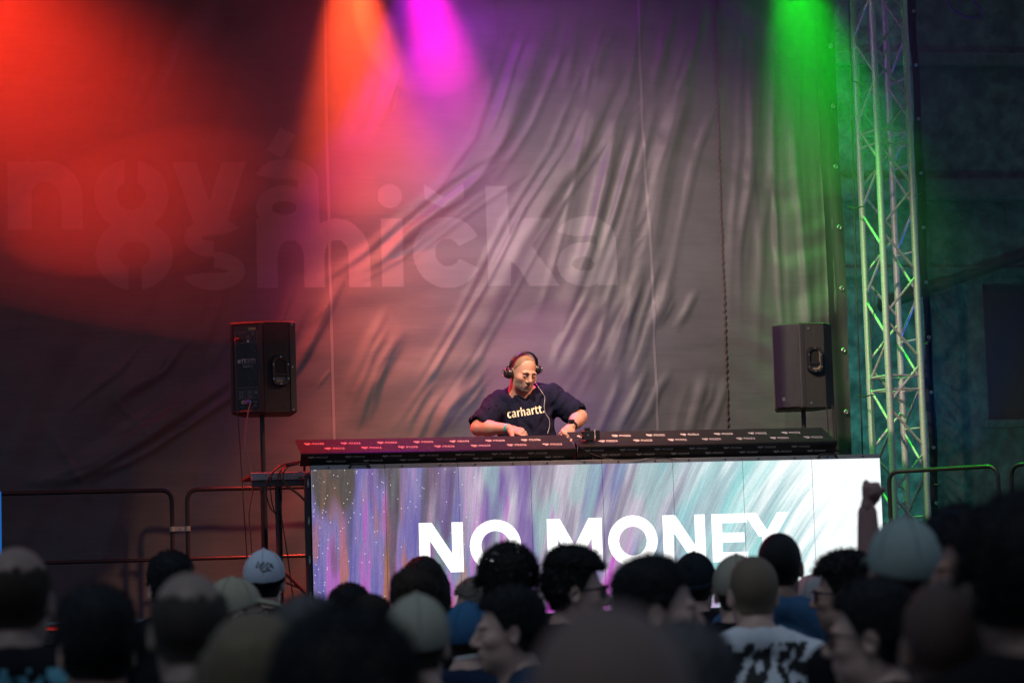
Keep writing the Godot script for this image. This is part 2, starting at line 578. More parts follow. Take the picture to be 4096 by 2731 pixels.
func stamp(im: Image, tm_text: String, x: float, y: float, hpx: float, c: Color, squeeze := 1.0, slant := 0.0, font := "Droid Sans", bold := true) -> float:
	# print a word with its base line at (x, y); returns its width in pixels
	var key := "f" + font + str(bold)
	if not texs.has(key):
		var sf := SystemFont.new()
		sf.font_names = PackedStringArray([font])
		sf.font_weight = 700 if bold else 400
		texs[key] = sf
	var t := TextMesh.new()
	t.font = texs[key]
	t.text = tm_text
	t.font_size = 64
	t.pixel_size = 1.0 / 46.0
	t.depth = 0.0
	t.horizontal_alignment = HORIZONTAL_ALIGNMENT_LEFT
	t.curve_step = 2.0
	var arr := t.get_mesh_arrays()
	var vs: PackedVector3Array = arr[Mesh.ARRAY_VERTEX]
	var ii: PackedInt32Array = arr[Mesh.ARRAY_INDEX] if arr[Mesh.ARRAY_INDEX] != null else PackedInt32Array(range(vs.size()))
	var lo := 1e9
	var base := 1e9
	var wide := 0.0
	for q in vs:
		lo = minf(lo, q.x); wide = maxf(wide, q.x); base = minf(base, q.y)
	var hi := -1e9
	for q in vs: hi = maxf(hi, q.y)
	var sc := hpx / maxf(hi - base, 0.01)
	for i in range(0, ii.size(), 3):
		var tri := PackedVector2Array()
		for q in 3:
			var p := vs[ii[i + q]]
			tri.append(Vector2(x + ((p.x - lo) * squeeze + (p.y - base) * slant) * sc, y - (p.y - base) * sc))
		var x0 := maxi(int(min(tri[0].x, min(tri[1].x, tri[2].x))), 0)
		var x1 := mini(int(max(tri[0].x, max(tri[1].x, tri[2].x))) + 1, im.get_width() - 1)
		var y0 := maxi(int(min(tri[0].y, min(tri[1].y, tri[2].y))), 0)
		var y1 := mini(int(max(tri[0].y, max(tri[1].y, tri[2].y))) + 1, im.get_height() - 1)
		for yy in range(y0, y1 + 1):
			for xx in range(x0, x1 + 1):
				if Geometry2D.point_is_inside_triangle(Vector2(xx + 0.5, yy + 0.5), tri[0], tri[1], tri[2]): im.set_pixel(xx, yy, c)
	return (wide - lo) * sc * squeeze
func cover_texture() -> ImageTexture:
	# the printed board, one half: 2048 px for 1.87 m, rows of a heart of bars with two lines of lettering
	var w := 2048
	var h := 560
	var im := Image.create(w, h, false, Image.FORMAT_RGBA8)
	var n1 := noise(0.02, FastNoiseLite.TYPE_SIMPLEX, 5, 3)
	for j in h:
		for i in w:
			var v := 0.017 + 0.006 * n1.get_noise_2d(i, j)
			im.set_pixel(i, j, Color(v, v, v * 1.02).linear_to_srgb())
	var ink := Color(0.9, 0.9, 0.8).linear_to_srgb()
	var one := Image.create(150, 60, false, Image.FORMAT_RGBA8)
	for b in 7:                                                    # heart made of slanted bars
		var tops := [10, 3, 5, 10, 4, 3, 9]
		var ends := [30, 41, 49, 55, 50, 41, 31]
		for yy in range(tops[b], ends[b]):
			for xx in 4: one.set_pixel(4 + b * 7 + xx, yy, ink)
	stamp(one, "BEATS", 64, 27, 17, ink, 1.35, 0.12)
	stamp(one, "FOR", 56, 48, 14, ink, 1.05, 0.12, "Droid Sans", false)
	stamp(one, "LOVE", 88, 48, 15, ink, 1.25, 0.12)
	for row in 4:
		var y: int = [70, 178, 330, 440][row]
		for k in 9:
			var x := 50 + k * 272 + (136 if row % 2 == 1 else 0)
			if x + 150 < w: im.blend_rect(one, Rect2i(0, 0, 150, 60), Vector2i(x, y))
	rng.seed = 5
	for k in 260:                                                  # scuffs
		var x := rng.randi_range(2, w - 14)
		var y := rng.randi_range(2, h - 3)
		var v := rng.randf_range(0.05, 0.22)
		for q in rng.randi_range(1, 6): im.set_pixel(x + q, y + (q / 3) * rng.randi_range(-1, 1), Color(v, v, v).linear_to_srgb())
	return ImageTexture.create_from_image(im)
func amp_texture() -> ImageTexture:
	# the print on the back plate of the left loudspeaker
	var w := 300
	var h := 960
	var im := Image.create(w, h, false, Image.FORMAT_RGB8)
	im.fill(lin(0.012, 0.012, 0.014))
	var ink := lin(0.5, 0.5, 0.48)
	var grey := lin(0.22, 0.22, 0.22)
	var frame := func(x: int, y: int, ww: int, hh: int) -> void:
		im.fill_rect(Rect2i(x, y, ww, 3), grey); im.fill_rect(Rect2i(x, y + hh, ww, 3), grey)
		im.fill_rect(Rect2i(x, y, 3, hh), grey); im.fill_rect(Rect2i(x + ww, y, 3, hh + 3), grey)
	frame.call(20, 70, 250, 125)
	for k in 3:
		im.fill_rect(Rect2i(150, 115 + k * 18, 40, 4), grey)
		im.fill_rect(Rect2i(215, 85 + k * 12, 24, 5), grey)
	im.fill_rect(Rect2i(62, 88, 24, 5), grey); im.fill_rect(Rect2i(108, 86, 24, 5), grey)
	for yy in range(-20, 21):
		for xx in range(-20, 21):
			if xx * xx + yy * yy < 400: im.set_pixel(62 + xx, 405 + yy, ink)
	stamp(im, "RCF", 46, 412, 14, lin(0.02, 0.02, 0.02), 1.0)
	stamp(im, "TT", 86, 422, 38, ink, 1.0)
	stamp(im, "22A", 128, 420, 24, ink, 1.0, 0.0, "Droid Sans", false)
	im.fill_rect(Rect2i(86, 380, 165, 5), ink)
	im.fill_rect(Rect2i(180, 394, 78, 6), grey); im.fill_rect(Rect2i(180, 408, 78, 6), grey)
	im.fill_rect(Rect2i(90, 430, 168, 5), grey)
	stamp(im, "Staun 1.", 104, 474, 24, ink, 1.05, 0.2, "Droid Sans", false)
	frame.call(28, 700, 240, 120)
	for k in 2:
		im.fill_rect(Rect2i(28, 732 + k * 44, 240, 2), grey)
	im.fill_rect(Rect2i(128, 732, 2, 88), grey); im.fill_rect(Rect2i(228, 732, 2, 88), grey)
	for a in 2:
		for b in 2:
			for q in 4: im.fill_rect(Rect2i(52 + a * 100, 742 + b * 44 + q * 8, 56, 3), grey)
	stamp(im, "CE", 236, 766, 18, ink)
	stamp(im, "7 15", 220, 876, 22, ink, 0.8, 0.0, "Droid Sans", false)
	stamp(im, "o.k.", 222, 912, 22, ink, 0.9, 0.0, "Droid Sans", false)
	im.fill_rect(Rect2i(70, 918, 40, 4), grey); im.fill_rect(Rect2i(186, 926, 30, 4), grey)
	rng.seed = 12
	for k in 26:                                                   # chipped paint
		var x := rng.randi_range(140, 260)
		var y := rng.randi_range(240, 640)
		im.fill_rect(Rect2i(x, y, rng.randi_range(1, 4), rng.randi_range(1, 14)), grey)
	return ImageTexture.create_from_image(im)

# ---------------------------------------------------------------- the backdrop: a hung sheet with real folds
var bx0 := -5.2
var bx1 := 4.66
var by0 := 1.52
var by1 := 7.3
var bcols := 640
var brows := 375
var bh := PackedFloat32Array()
func bd_h(x: float, y: float) -> float:
	var i := clampi(int((y - by0) / (by1 - by0) * (brows - 1) + 0.5), 0, brows - 1)
	var j := clampi(int((x - bx0) / (bx1 - bx0) * (bcols - 1) + 0.5), 0, bcols - 1)
	return bh[i * bcols + j]
func fold(pts: Array, hgt: float, wl: float, wr: float, fade := 0.4) -> void:
	crease(pts, hgt * 0.55, wl * 0.7, wr * 0.8, fade)
	if hgt < 0.02: return
	for k in 5:                                      # finer creases that run with the main one
		var o := rng.randf_range(20, 150) * (1.0 if k % 2 == 0 else -1.0)
		var a := rng.randf_range(-0.15, 0.2)
		var e := rng.randf_range(0.75, 1.2)
		var q := []
		for u in 6:
			var f := lerpf(a, e, u / 5.0) * (pts.size() - 1)
			var i := clampi(int(floor(f)), 0, pts.size() - 2)
			q.append([lerpf(pts[i][0], pts[i + 1][0], f - i) + o * (1.0 - 0.25 * u / 5.0) + rng.randf_range(-5, 5), lerpf(pts[i][1], pts[i + 1][1], f - i) + rng.randf_range(-12, 12)])
		crease(q, rng.randf_range(0.006, 0.015), rng.randf_range(0.028, 0.05), rng.randf_range(0.02, 0.035), 0.35)
func crease(pts: Array, hgt: float, wl: float, wr: float, fade := 0.4) -> void:
	# a crease along pts (photograph pixels, on the sheet); wl, wr: half widths in metres on its upper-left and lower-right side
	var p := []
	var total := 0.0
	for q in pts:
		var w := at_z(q[0], q[1], -2.6)
		p.append(Vector2(w.x, w.y))
	for k in p.size() - 1: total += p[k].distance_to(p[k + 1])
	var mg := maxf(wl, wr) * 2.3
	var done := {}
	var run := 0.0
	for k in p.size() - 1:
		var a: Vector2 = p[k]
		var b: Vector2 = p[k + 1]
		var l := a.distance_to(b)
		var d := (b - a) / l
		var j0 := clampi(int((minf(a.x, b.x) - mg - bx0) / (bx1 - bx0) * (bcols - 1)), 0, bcols - 1)
		var j1 := clampi(int((maxf(a.x, b.x) + mg - bx0) / (bx1 - bx0) * (bcols - 1)) + 1, 0, bcols - 1)
		var i0 := clampi(int((minf(a.y, b.y) - mg - by0) / (by1 - by0) * (brows - 1)), 0, brows - 1)
		var i1 := clampi(int((maxf(a.y, b.y) + mg - by0) / (by1 - by0) * (brows - 1)) + 1, 0, brows - 1)
		for i in range(i0, i1 + 1):
			for j in range(j0, j1 + 1):
				var q := Vector2(bx0 + (bx1 - bx0) * j / (bcols - 1), by0 + (by1 - by0) * i / (brows - 1)) - a
				var t := clampf(q.dot(d), 0.0, l)
				var e := q - d * t
				var s := e.length() * signf(q.cross(d))          # > 0 on the left of the direction of travel reversed
				var wd := wr if s < 0.0 else wl
				var z := absf(s) / wd
				if z > 2.3: continue
				var along := (run + t) / total
				var v := hgt * exp(-z * z) * smoothstep(0.0, fade, along) * smoothstep(0.0, fade, 1.0 - along)
				var id := i * bcols + j
				var old: float = done.get(id, 0.0)
				if absf(v) > absf(old): done[id] = v
		run += l
	for id in done: bh[id] += done[id]
func make_backdrop() -> void:
	bh.resize(brows * bcols)
	var n1 := noise(1.0, FastNoiseLite.TYPE_SIMPLEX, 3, 41)
	var n2 := noise(1.0, FastNoiseLite.TYPE_SIMPLEX, 2, 43)
	for i in brows:
		for j in bcols:
			var x := bx0 + (bx1 - bx0) * j / (bcols - 1)
			var y := by0 + (by1 - by0) * i / (brows - 1)
			var d := Vector2(x, y).rotated(deg_to_rad(-55.0 + clampf((x - 1.0) * 10.0, -12.0, 32.0)))
			# long soft waves that hang along the pull of the cloth
			bh[i * bcols + j] = 0.045 * n1.get_noise_2d(d.x * 0.22, d.y * 0.8) + 0.006 * n2.get_noise_2d(d.x * 0.5, d.y * 2.6)
	rng.seed = 31
	# pulled folds read off the photograph; the sharp side is the lower right one
	fold([[2260, -60], [2155, 180], [2083, 357], [2000, 574], [1850, 760]], 0.075, 0.17, 0.07)
	fold([[2042, 650], [1774, 832], [1615, 959], [1519, 1042], [1380, 1120]], 0.05, 0.10, 0.045)
	fold([[2565, 120], [2472, 268], [2344, 574], [2191, 797], [2080, 985], [1930, 1300], [1750, 1560]], 0.07, 0.13, 0.06)
	fold([[2552, 270], [2472, 497], [2408, 765], [2350, 1000], [2240, 1300], [2160, 1420]], 0.065, 0.10, 0.05)
	fold([[2580, 440], [2523, 638], [2459, 861], [2380, 1080]], 0.05, 0.05, 0.035)
	fold([[2775, 60], [2740, 383], [2670, 638], [2612, 957], [2560, 1200]], 0.07, 0.13, 0.05)
	fold([[2712, -40], [2650, 255], [2600, 420]], 0.035, 0.06, 0.04)
	fold([[3014, -60], [3014, 383], [2995, 765], [2960, 1000], [2955, 1400]], 0.05, 0.09, 0.035)
	fold([[3087, 100], [3094, 510], [3110, 995], [3122, 1300]], 0.035, 0.03, 0.03)
	fold([[3190, 300], [3205, 560], [3231, 995], [3240, 1500], [3250, 1800]], 0.055, 0.12, 0.06)
	fold([[3290, 330], [3333, 995], [3345, 1500]], 0.05, 0.05, 0.05)
	fold([[2590, 1010], [2530, 1200], [2476, 1408], [2420, 1560]], 0.06, 0.10, 0.05)
	fold([[2600, 1440], [2540, 1580], [2476, 1714], [2440, 1800]], 0.05, 0.06, 0.04)
	fold([[2700, 1130], [2640, 1260], [2610, 1330]], 0.035, 0.06, 0.03)
	fold([[2840, 1450], [2790, 1620], [2740, 1800]], 0.045, 0.09, 0.05)
	fold([[2480, 1100], [2330, 1330], [2200, 1600]], 0.05, 0.11, 0.06)
	fold([[980, 1450], [925, 1510], [765, 1625], [600, 1740], [420, 1850], [250, 1925], [100, 1930]], 0.085, 0.13, 0.05)
	fold([[960, 1020], [922, 1095], [850, 1290], [780, 1450]], 0.045, 0.08, 0.05)
	fold([[700, 1330], [560, 1500], [350, 1640]], 0.035, 0.12, 0.08)
	fold([[1230, 1100], [1120, 1380], [980, 1620]], 0.03, 0.13, 0.09)
	fold([[1600, 1250], [1480, 1480], [1400, 1720]], 0.03, 0.13, 0.09)
	fold([[1900, 1480], [1780, 1640], [1700, 1780]], 0.035, 0.09, 0.06)
	fold([[2330, 60], [2290, 220], [2260, 400]], 0.03, 0.08, 0.05)
	fold([[420, 1560], [545, 1690], [640, 1790]], 0.012, 0.03, 0.03)
	fold([[150, 1650], [280, 1860], [420, 2080]], 0.015, 0.04, 0.04)
	fold([[1500, 200], [1450, 420], [1400, 560]], 0.03, 0.10, 0.07)
	fold([[620, 60], [560, 300], [470, 520]], 0.03, 0.14, 0.09)
	rng.seed = 9
	for k in 12:                                     # short puckers along the seams
		var seam := rng.randf() < 0.6
		var y := rng.randf_range(100, 1650)
		var x := (2560.0 + y * 0.037 if seam else 1312.0 + y * 0.012) + rng.randf_range(-8, 8)
		var l := rng.randf_range(30, 80)
		var sd := -1.0 if rng.randf() < 0.6 else 1.0
		fold([[x, y], [x + sd * l * 0.6, y + l * 0.7], [x + sd * l, y + l * 1.3]], rng.randf_range(0.004, 0.009), 0.022, 0.016)
	var m := mat("backdrop", Color.WHITE, 0.52, 0.0, 0.45)
	m.albedo_texture = backdrop_texture(bx0, bx1, by0, by1)
	var t := thing("stage_backdrop", "dark grey stage backdrop cloth with faint large lettering and pulled folds", "backdrop", Vector3.ZERO)
	var b := MB.new()
	b.grid(brows, bcols, func(i: int, j: int): return Vector3(bx0 + (bx1 - bx0) * j / (bcols - 1), by0 + (by1 - by0) * i / (brows - 1), -2.6 + bh[i * bcols + j]), func(i: int, j: int): return Vector2(float(j) / (bcols - 1), 1.0 - float(i) / (brows - 1)))
	obj("cloth", b, m, t)
	# welded seams, a lacing cord and the hem with eyelets
	var strap := mat("seam_strap", lin(0.15, 0.14, 0.145), 0.5)
	for s in [[[1300, -80], [1306, 600], [1320, 1150], [1336, 1760], [1345, 2400]], [[2550, -80], [2572, 497], [2600, 995], [2630, 1760], [2650, 2400]]]:
		var q := MB.new()
		var line := []
		for k in s.size() - 1:
			for u in 24: line.append(at_z(lerpf(s[k][0], s[k + 1][0], u / 24.0), lerpf(s[k][1], s[k + 1][1], u / 24.0), -2.6))
		q.grid(line.size(), 2, func(i: int, j: int): var w: Vector3 = line[line.size() - 1 - i]; var xx := w.x + (j - 0.5) * 0.022; return Vector3(xx, w.y, -2.594 + bd_h(xx, w.y)), func(i: int, j: int): return Vector2(j, i))
		obj("seam_strap", q, strap, t)
	var cordm := mat("lacing_cord", lin(0.055, 0.032, 0.024), 0.8)
	var cord := MB.new()
	var cl := []
	rng.seed = 4
	for u in 150:
		var y := -60.0 + u * 13.5
		var w := at_z(2862.0 + y * 0.028 + (3.0 if u % 2 == 0 else -3.0) + rng.randf_range(-1, 1), y, -2.6)
		cl.append(Vector3(w.x, w.y, -2.585 + bd_h(w.x, w.y)))
	cord.tube(cl, 0.007, 5)
	obj("lacing_cord", cord, cordm, t)
	var hem := MB.new()
	hem.grid(60, 6, func(i: int, j: int): var y := by0 + (by1 - by0) * i / 59.0; return Vector3(bx1 - 0.13 + j * 0.032, y, -2.575 + 0.012 * sin(j * 1.3 + y * 2.0) + bd_h(bx1 - 0.05, y) * 0.6), func(i: int, j: int): return Vector2(j, i))
	obj("hem", hem, mat("hem", lin(0.018, 0.018, 0.019), 0.6), t)
	var eye := mat("eyelet_metal", lin(0.6, 0.58, 0.52), 0.3, 1.0)
	for k in 11:
		var e := MB.new()
		var y := 2.0 + k * 0.5
		var tr := Transform3D(Basis(Vector3.RIGHT, PI / 2), Vector3(bx1 - 0.015, y, -2.555 + bd_h(bx1 - 0.05, y) * 0.6))
		e.lathe([Vector2(0.008, 0.0), Vector2(0.008, 0.006), Vector2(0.013, 0.01), Vector2(0.018, 0.006), Vector2(0.02, 0.0)], 14, tr)
		obj("eyelet", e, eye, t)

# ---------------------------------------------------------------- truss
func truss(called: String, label: String, group: String, base: Vector3, turn: float, length: float, upright: bool, m: Material, phase := 0.0) -> Node3D:
	var t := thing(called, label, "truss", base, group)
	t.rotation.y = turn
	var s := 0.30
	var mp := func(x: float, h: float, z: float) -> Vector3: return Vector3(x, h, z) if upright else Vector3(h, x, z)
	var cs := [[0, 0], [s, 0], [s, -s], [0, -s]]
	for c in cs:
		var b := MB.new()
		b.tube([mp.call(c[0], 0.0, c[1]), mp.call(c[0], length, c[1])], 0.027, 14)
		obj("chord", b, m, t)
	var step := 0.357
	var rows := int((length - 0.1) / step)
	var up_brace := []
	for f in 4:
		var a: Array = cs[f]
		var c: Array = cs[(f + 1) % 4]
		var off: float = 0.04 + phase + (0.0 if f % 2 == 0 else step * 0.5)
		for k in rows:
			var h0 := off + k * step
			var h1 := h0 + step - 0.045
			if h1 > length: break
			var b := MB.new()
			var p0: Vector3 = mp.call(a[0], h0, a[1])
			var p1: Vector3 = mp.call(c[0], h1, c[1])
			if k % 2 == 1:
				p0 = mp.call(c[0], h0, c[1]); p1 = mp.call(a[0], h1, a[1])
			b.tube([p0, p1], 0.0115, 8)
			obj("brace", b, m, t)
			if f == 1 and k % 2 == 0:
				var r := MB.new()
				r.tube([mp.call(c[0], h1 + 0.02, c[1]), mp.call(a[0], h1 + 0.02, a[1])], 0.0095, 8)
				obj("rung", r, m, t)
	var hh := 1.72
	while hh < length:
		for d in [-0.055, 0.055]:
			for f in 4:
				var a: Array = cs[f]
				var c: Array = cs[(f + 1) % 4]
				var r := MB.new()
				r.tube([mp.call(a[0], hh + d, a[1]), mp.call(c[0], hh + d, c[1])], 0.0095, 8)
				obj("end_frame", r, m, t)
		for c in cs:
			var k := MB.new()
			k.tube([mp.call(c[0], hh - 0.05, c[1]), mp.call(c[0], hh + 0.05, c[1])], 0.0285, 14)
			obj("coupler", k, m, t)
		hh += 2.0
	return t

# ---------------------------------------------------------------- stage rails
func rounded(pts: Array, r: float, n := 6) -> Array:
	var out := [pts[0]]
	for i in range(1, pts.size() - 1):
		var a: Vector3 = pts[i] + (pts[i - 1] - pts[i]).normalized() * r
		var b: Vector3 = pts[i] + (pts[i + 1] - pts[i]).normalized() * r
		for k in n + 1:
			var u := float(k) / n
			out.append(a.lerp(pts[i], u).lerp(pts[i].lerp(b, u), u))
	out.append(pts[-1])
	return out
func guard_rail(label: String, a: Vector3, b: Vector3, m: Material, group: String) -> Node3D:
	# a bent tube frame with one middle rail and feet, from a to b on the stage floor
	var t := thing("guard_rail", label, "railing", a, group)
	var d := b - a
	var u := Vector3.UP
	var f := MB.new()
	f.tube(rounded([Vector3.ZERO, u * 0.98, d + u * 0.98, d], 0.09), 0.017, 10)
	obj("frame", f, m, t)
	for h in [0.46]:
		var r := MB.new()
		r.tube([u * h, d + u * h], 0.014, 8)
		obj("middle_rail", r, m, t)
	for q in [0.0, 1.0]:
		var p := MB.new()
		p.box(d * q + u * 0.008, Vector3(0.1, 0.016, 0.1), Basis.IDENTITY, 0.003)
		obj("foot_plate", p, m, t)
	return t
func rail_clamp(label: String, at: Vector3, dir: Vector3, m: Material, gap := 0.115) -> void:
	var t := thing("rail_clamp", label, "clamp", at)
	var bs := Basis.looking_at(dir.cross(Vector3.UP), Vector3.UP)
	var b := MB.new()
	b.box(Vector3(0, 0, 0), Vector3(gap, 0.034, 0.006), bs, 0.001)
	obj("plate", b, m, t)
	for s in [-1.0, 1.0]:
		var c := MB.new()
		c.tube([dir * (s * gap * 0.5) + Vector3.UP * -0.018, dir * (s * gap * 0.5) + Vector3.UP * 0.018], 0.0215, 12)
		obj("sleeve", c, m, t)
	var k := MB.new()
	k.tube([bs * Vector3(0, 0, -0.012), bs * Vector3(0, 0, 0.012)], 0.008, 6)
	obj("bolt", k, mat("bolt_steel", lin(0.35, 0.34, 0.32), 0.35, 1.0), t)

# ---------------------------------------------------------------- LED wall and what stands on and behind it
func make_led_wall() -> void:
	var scr := mat("led_face", lin(0.012, 0.012, 0.012), 0.6)
	scr.emission_enabled = true
	scr.emission_texture = led_texture()
	scr.emission_energy_multiplier = 1.0
	scr.emission_operator = BaseMaterial3D.EMISSION_OP_MULTIPLY
	scr.emission = Color.WHITE
	scr.emission_energy_multiplier = 1.35
	var alu := grainy(mat("cabinet_metal", lin(0.42, 0.41, 0.40), 0.45, 0.6), 2.0, 0.1, 0.12)
	var dark := mat("cabinet_side", lin(0.02, 0.02, 0.022), 0.5)
	var t := thing("led_wall", "low wide LED wall showing NO MONEY in white over purple and white streaks", "screen", Vector3(0, STAGE_Y, 0))
	for k in 8:
		var x0 := k * 0.5 + 0.0012
		var x1 := (k + 1) * 0.5 - 0.0012
		var b := MB.new()
		b.quad_uv(Vector3(x0, 0.0, 0), Vector3(x1, 0.0, 0), Vector3(x1, 0.9995, 0), Vector3(x0, 0.9995, 0), Vector3.BACK, Vector2(k / 8.0, 0), Vector2((k + 1) / 8.0, 1))
		obj("panel", b, scr, t)
		var f := MB.new()
		f.box(Vector3((x0 + x1) / 2, 0.5, -0.008), Vector3(x1 - x0, 0.998, 0.012), Basis.IDENTITY, 0.0)
		obj("panel_back", f, dark, t)
	for k in 8:
		var c := MB.new()
		c.box(Vector3(k * 0.5 + 0.25, 0.515, -0.055), Vector3(0.498, 1.03, 0.075), Basis.IDENTITY, 0.003)
		var cab := obj("cabinet", c, alu, t)
		for sx in [0.12, 0.38]:
			var s := MB.new()
			s.tube([Vector3(k * 0.5 + sx, 1.014, -0.02), Vector3(k * 0.5 + sx, 1.014, -0.011)], 0.006, 6)
			obj("screw", s, dark, cab)
	var glow := AreaLight3D.new()
	glow.name = "screen_light"
	glow.area_size = Vector2(4.0, 1.0)
	glow.light_color = Color(0.84, 0.86, 1.0)
	glow.light_energy = 0.8
	glow.shadow_enabled = true
	t.add_child(glow)
	glow.position = Vector3(2.0, 0.5, 0.012)
	glow.rotation.y = PI
	for px in [0.33, 3.62]:
		var h := MB.new()
		h.tube(rounded([Vector3(px - 0.07, 1.004, -0.008), Vector3(px - 0.055, 1.035, -0.004), Vector3(px + 0.055, 1.035, -0.004), Vector3(px + 0.07, 1.004, -0.008)], 0.012), 0.0075, 8)
		obj("handle", h, dark, t)
	var s := MB.new()
	s.box(Vector3(-0.022, 0.49, -0.05), Vector3(0.036, 0.97, 0.07), Basis.IDENTITY, 0.004)
	obj("side_cover", s, dark, t)
	for y in [0.91, 0.66, 0.40, 0.16]:
		var l := MB.new()
		l.box(Vector3(-0.018, y, -0.012), Vector3(0.014, 0.055, 0.008), Basis.IDENTITY, 0.003)
		var lk := obj("edge_lock", l, mat("lock_metal", lin(0.42, 0.42, 0.42), 0.4, 0.8), t)
		for q in [-0.018, 0.018]:
			var e := MB.new()
			e.tube([Vector3(-0.018, y + q, -0.0085), Vector3(-0.018, y + q, -0.0062)], 0.0045, 8)
			obj("rivet", e, dark, lk)

func make_side_screen() -> void:
	# a second LED panel at the left stage corner; only its edge reaches the picture
	var p := at_z(3, 2020, -0.6)
	var t := thing("side_screen", "narrow cyan glowing edge of a second LED screen beside the left railing", "screen", Vector3(p.x, STAGE_Y, p.z))
	var c := MB.new()
	c.box(Vector3(-0.26, 0.5, -0.045), Vector3(0.5, 1.0, 0.08), Basis.IDENTITY, 0.003)
	obj("cabinet", c, mat("cabinet_side", lin(0.02, 0.02, 0.022), 0.5), t)
	var m := mat("side_glow", lin(0.01, 0.01, 0.01), 0.5)
	m.emission_enabled = true
	m.emission = Color(0.15, 0.55, 1.0)
	m.emission_energy_multiplier = 0.4
	var f := MB.new()
	f.box(Vector3(-0.255, 0.55, 0.002), Vector3(0.51, 0.75, 0.012))
	obj("panel", f, m, t)
	var l := AreaLight3D.new()
	l.name = "screen_light"
	l.area_size = Vector2(0.5, 0.75)
	l.light_color = Color(0.15, 0.55, 1.0)
	l.light_energy = 0.05
	l.shadow_enabled = true
	t.add_child(l)
	l.position = Vector3(-0.255, 0.55, 0.02)
	l.rotation.y = PI

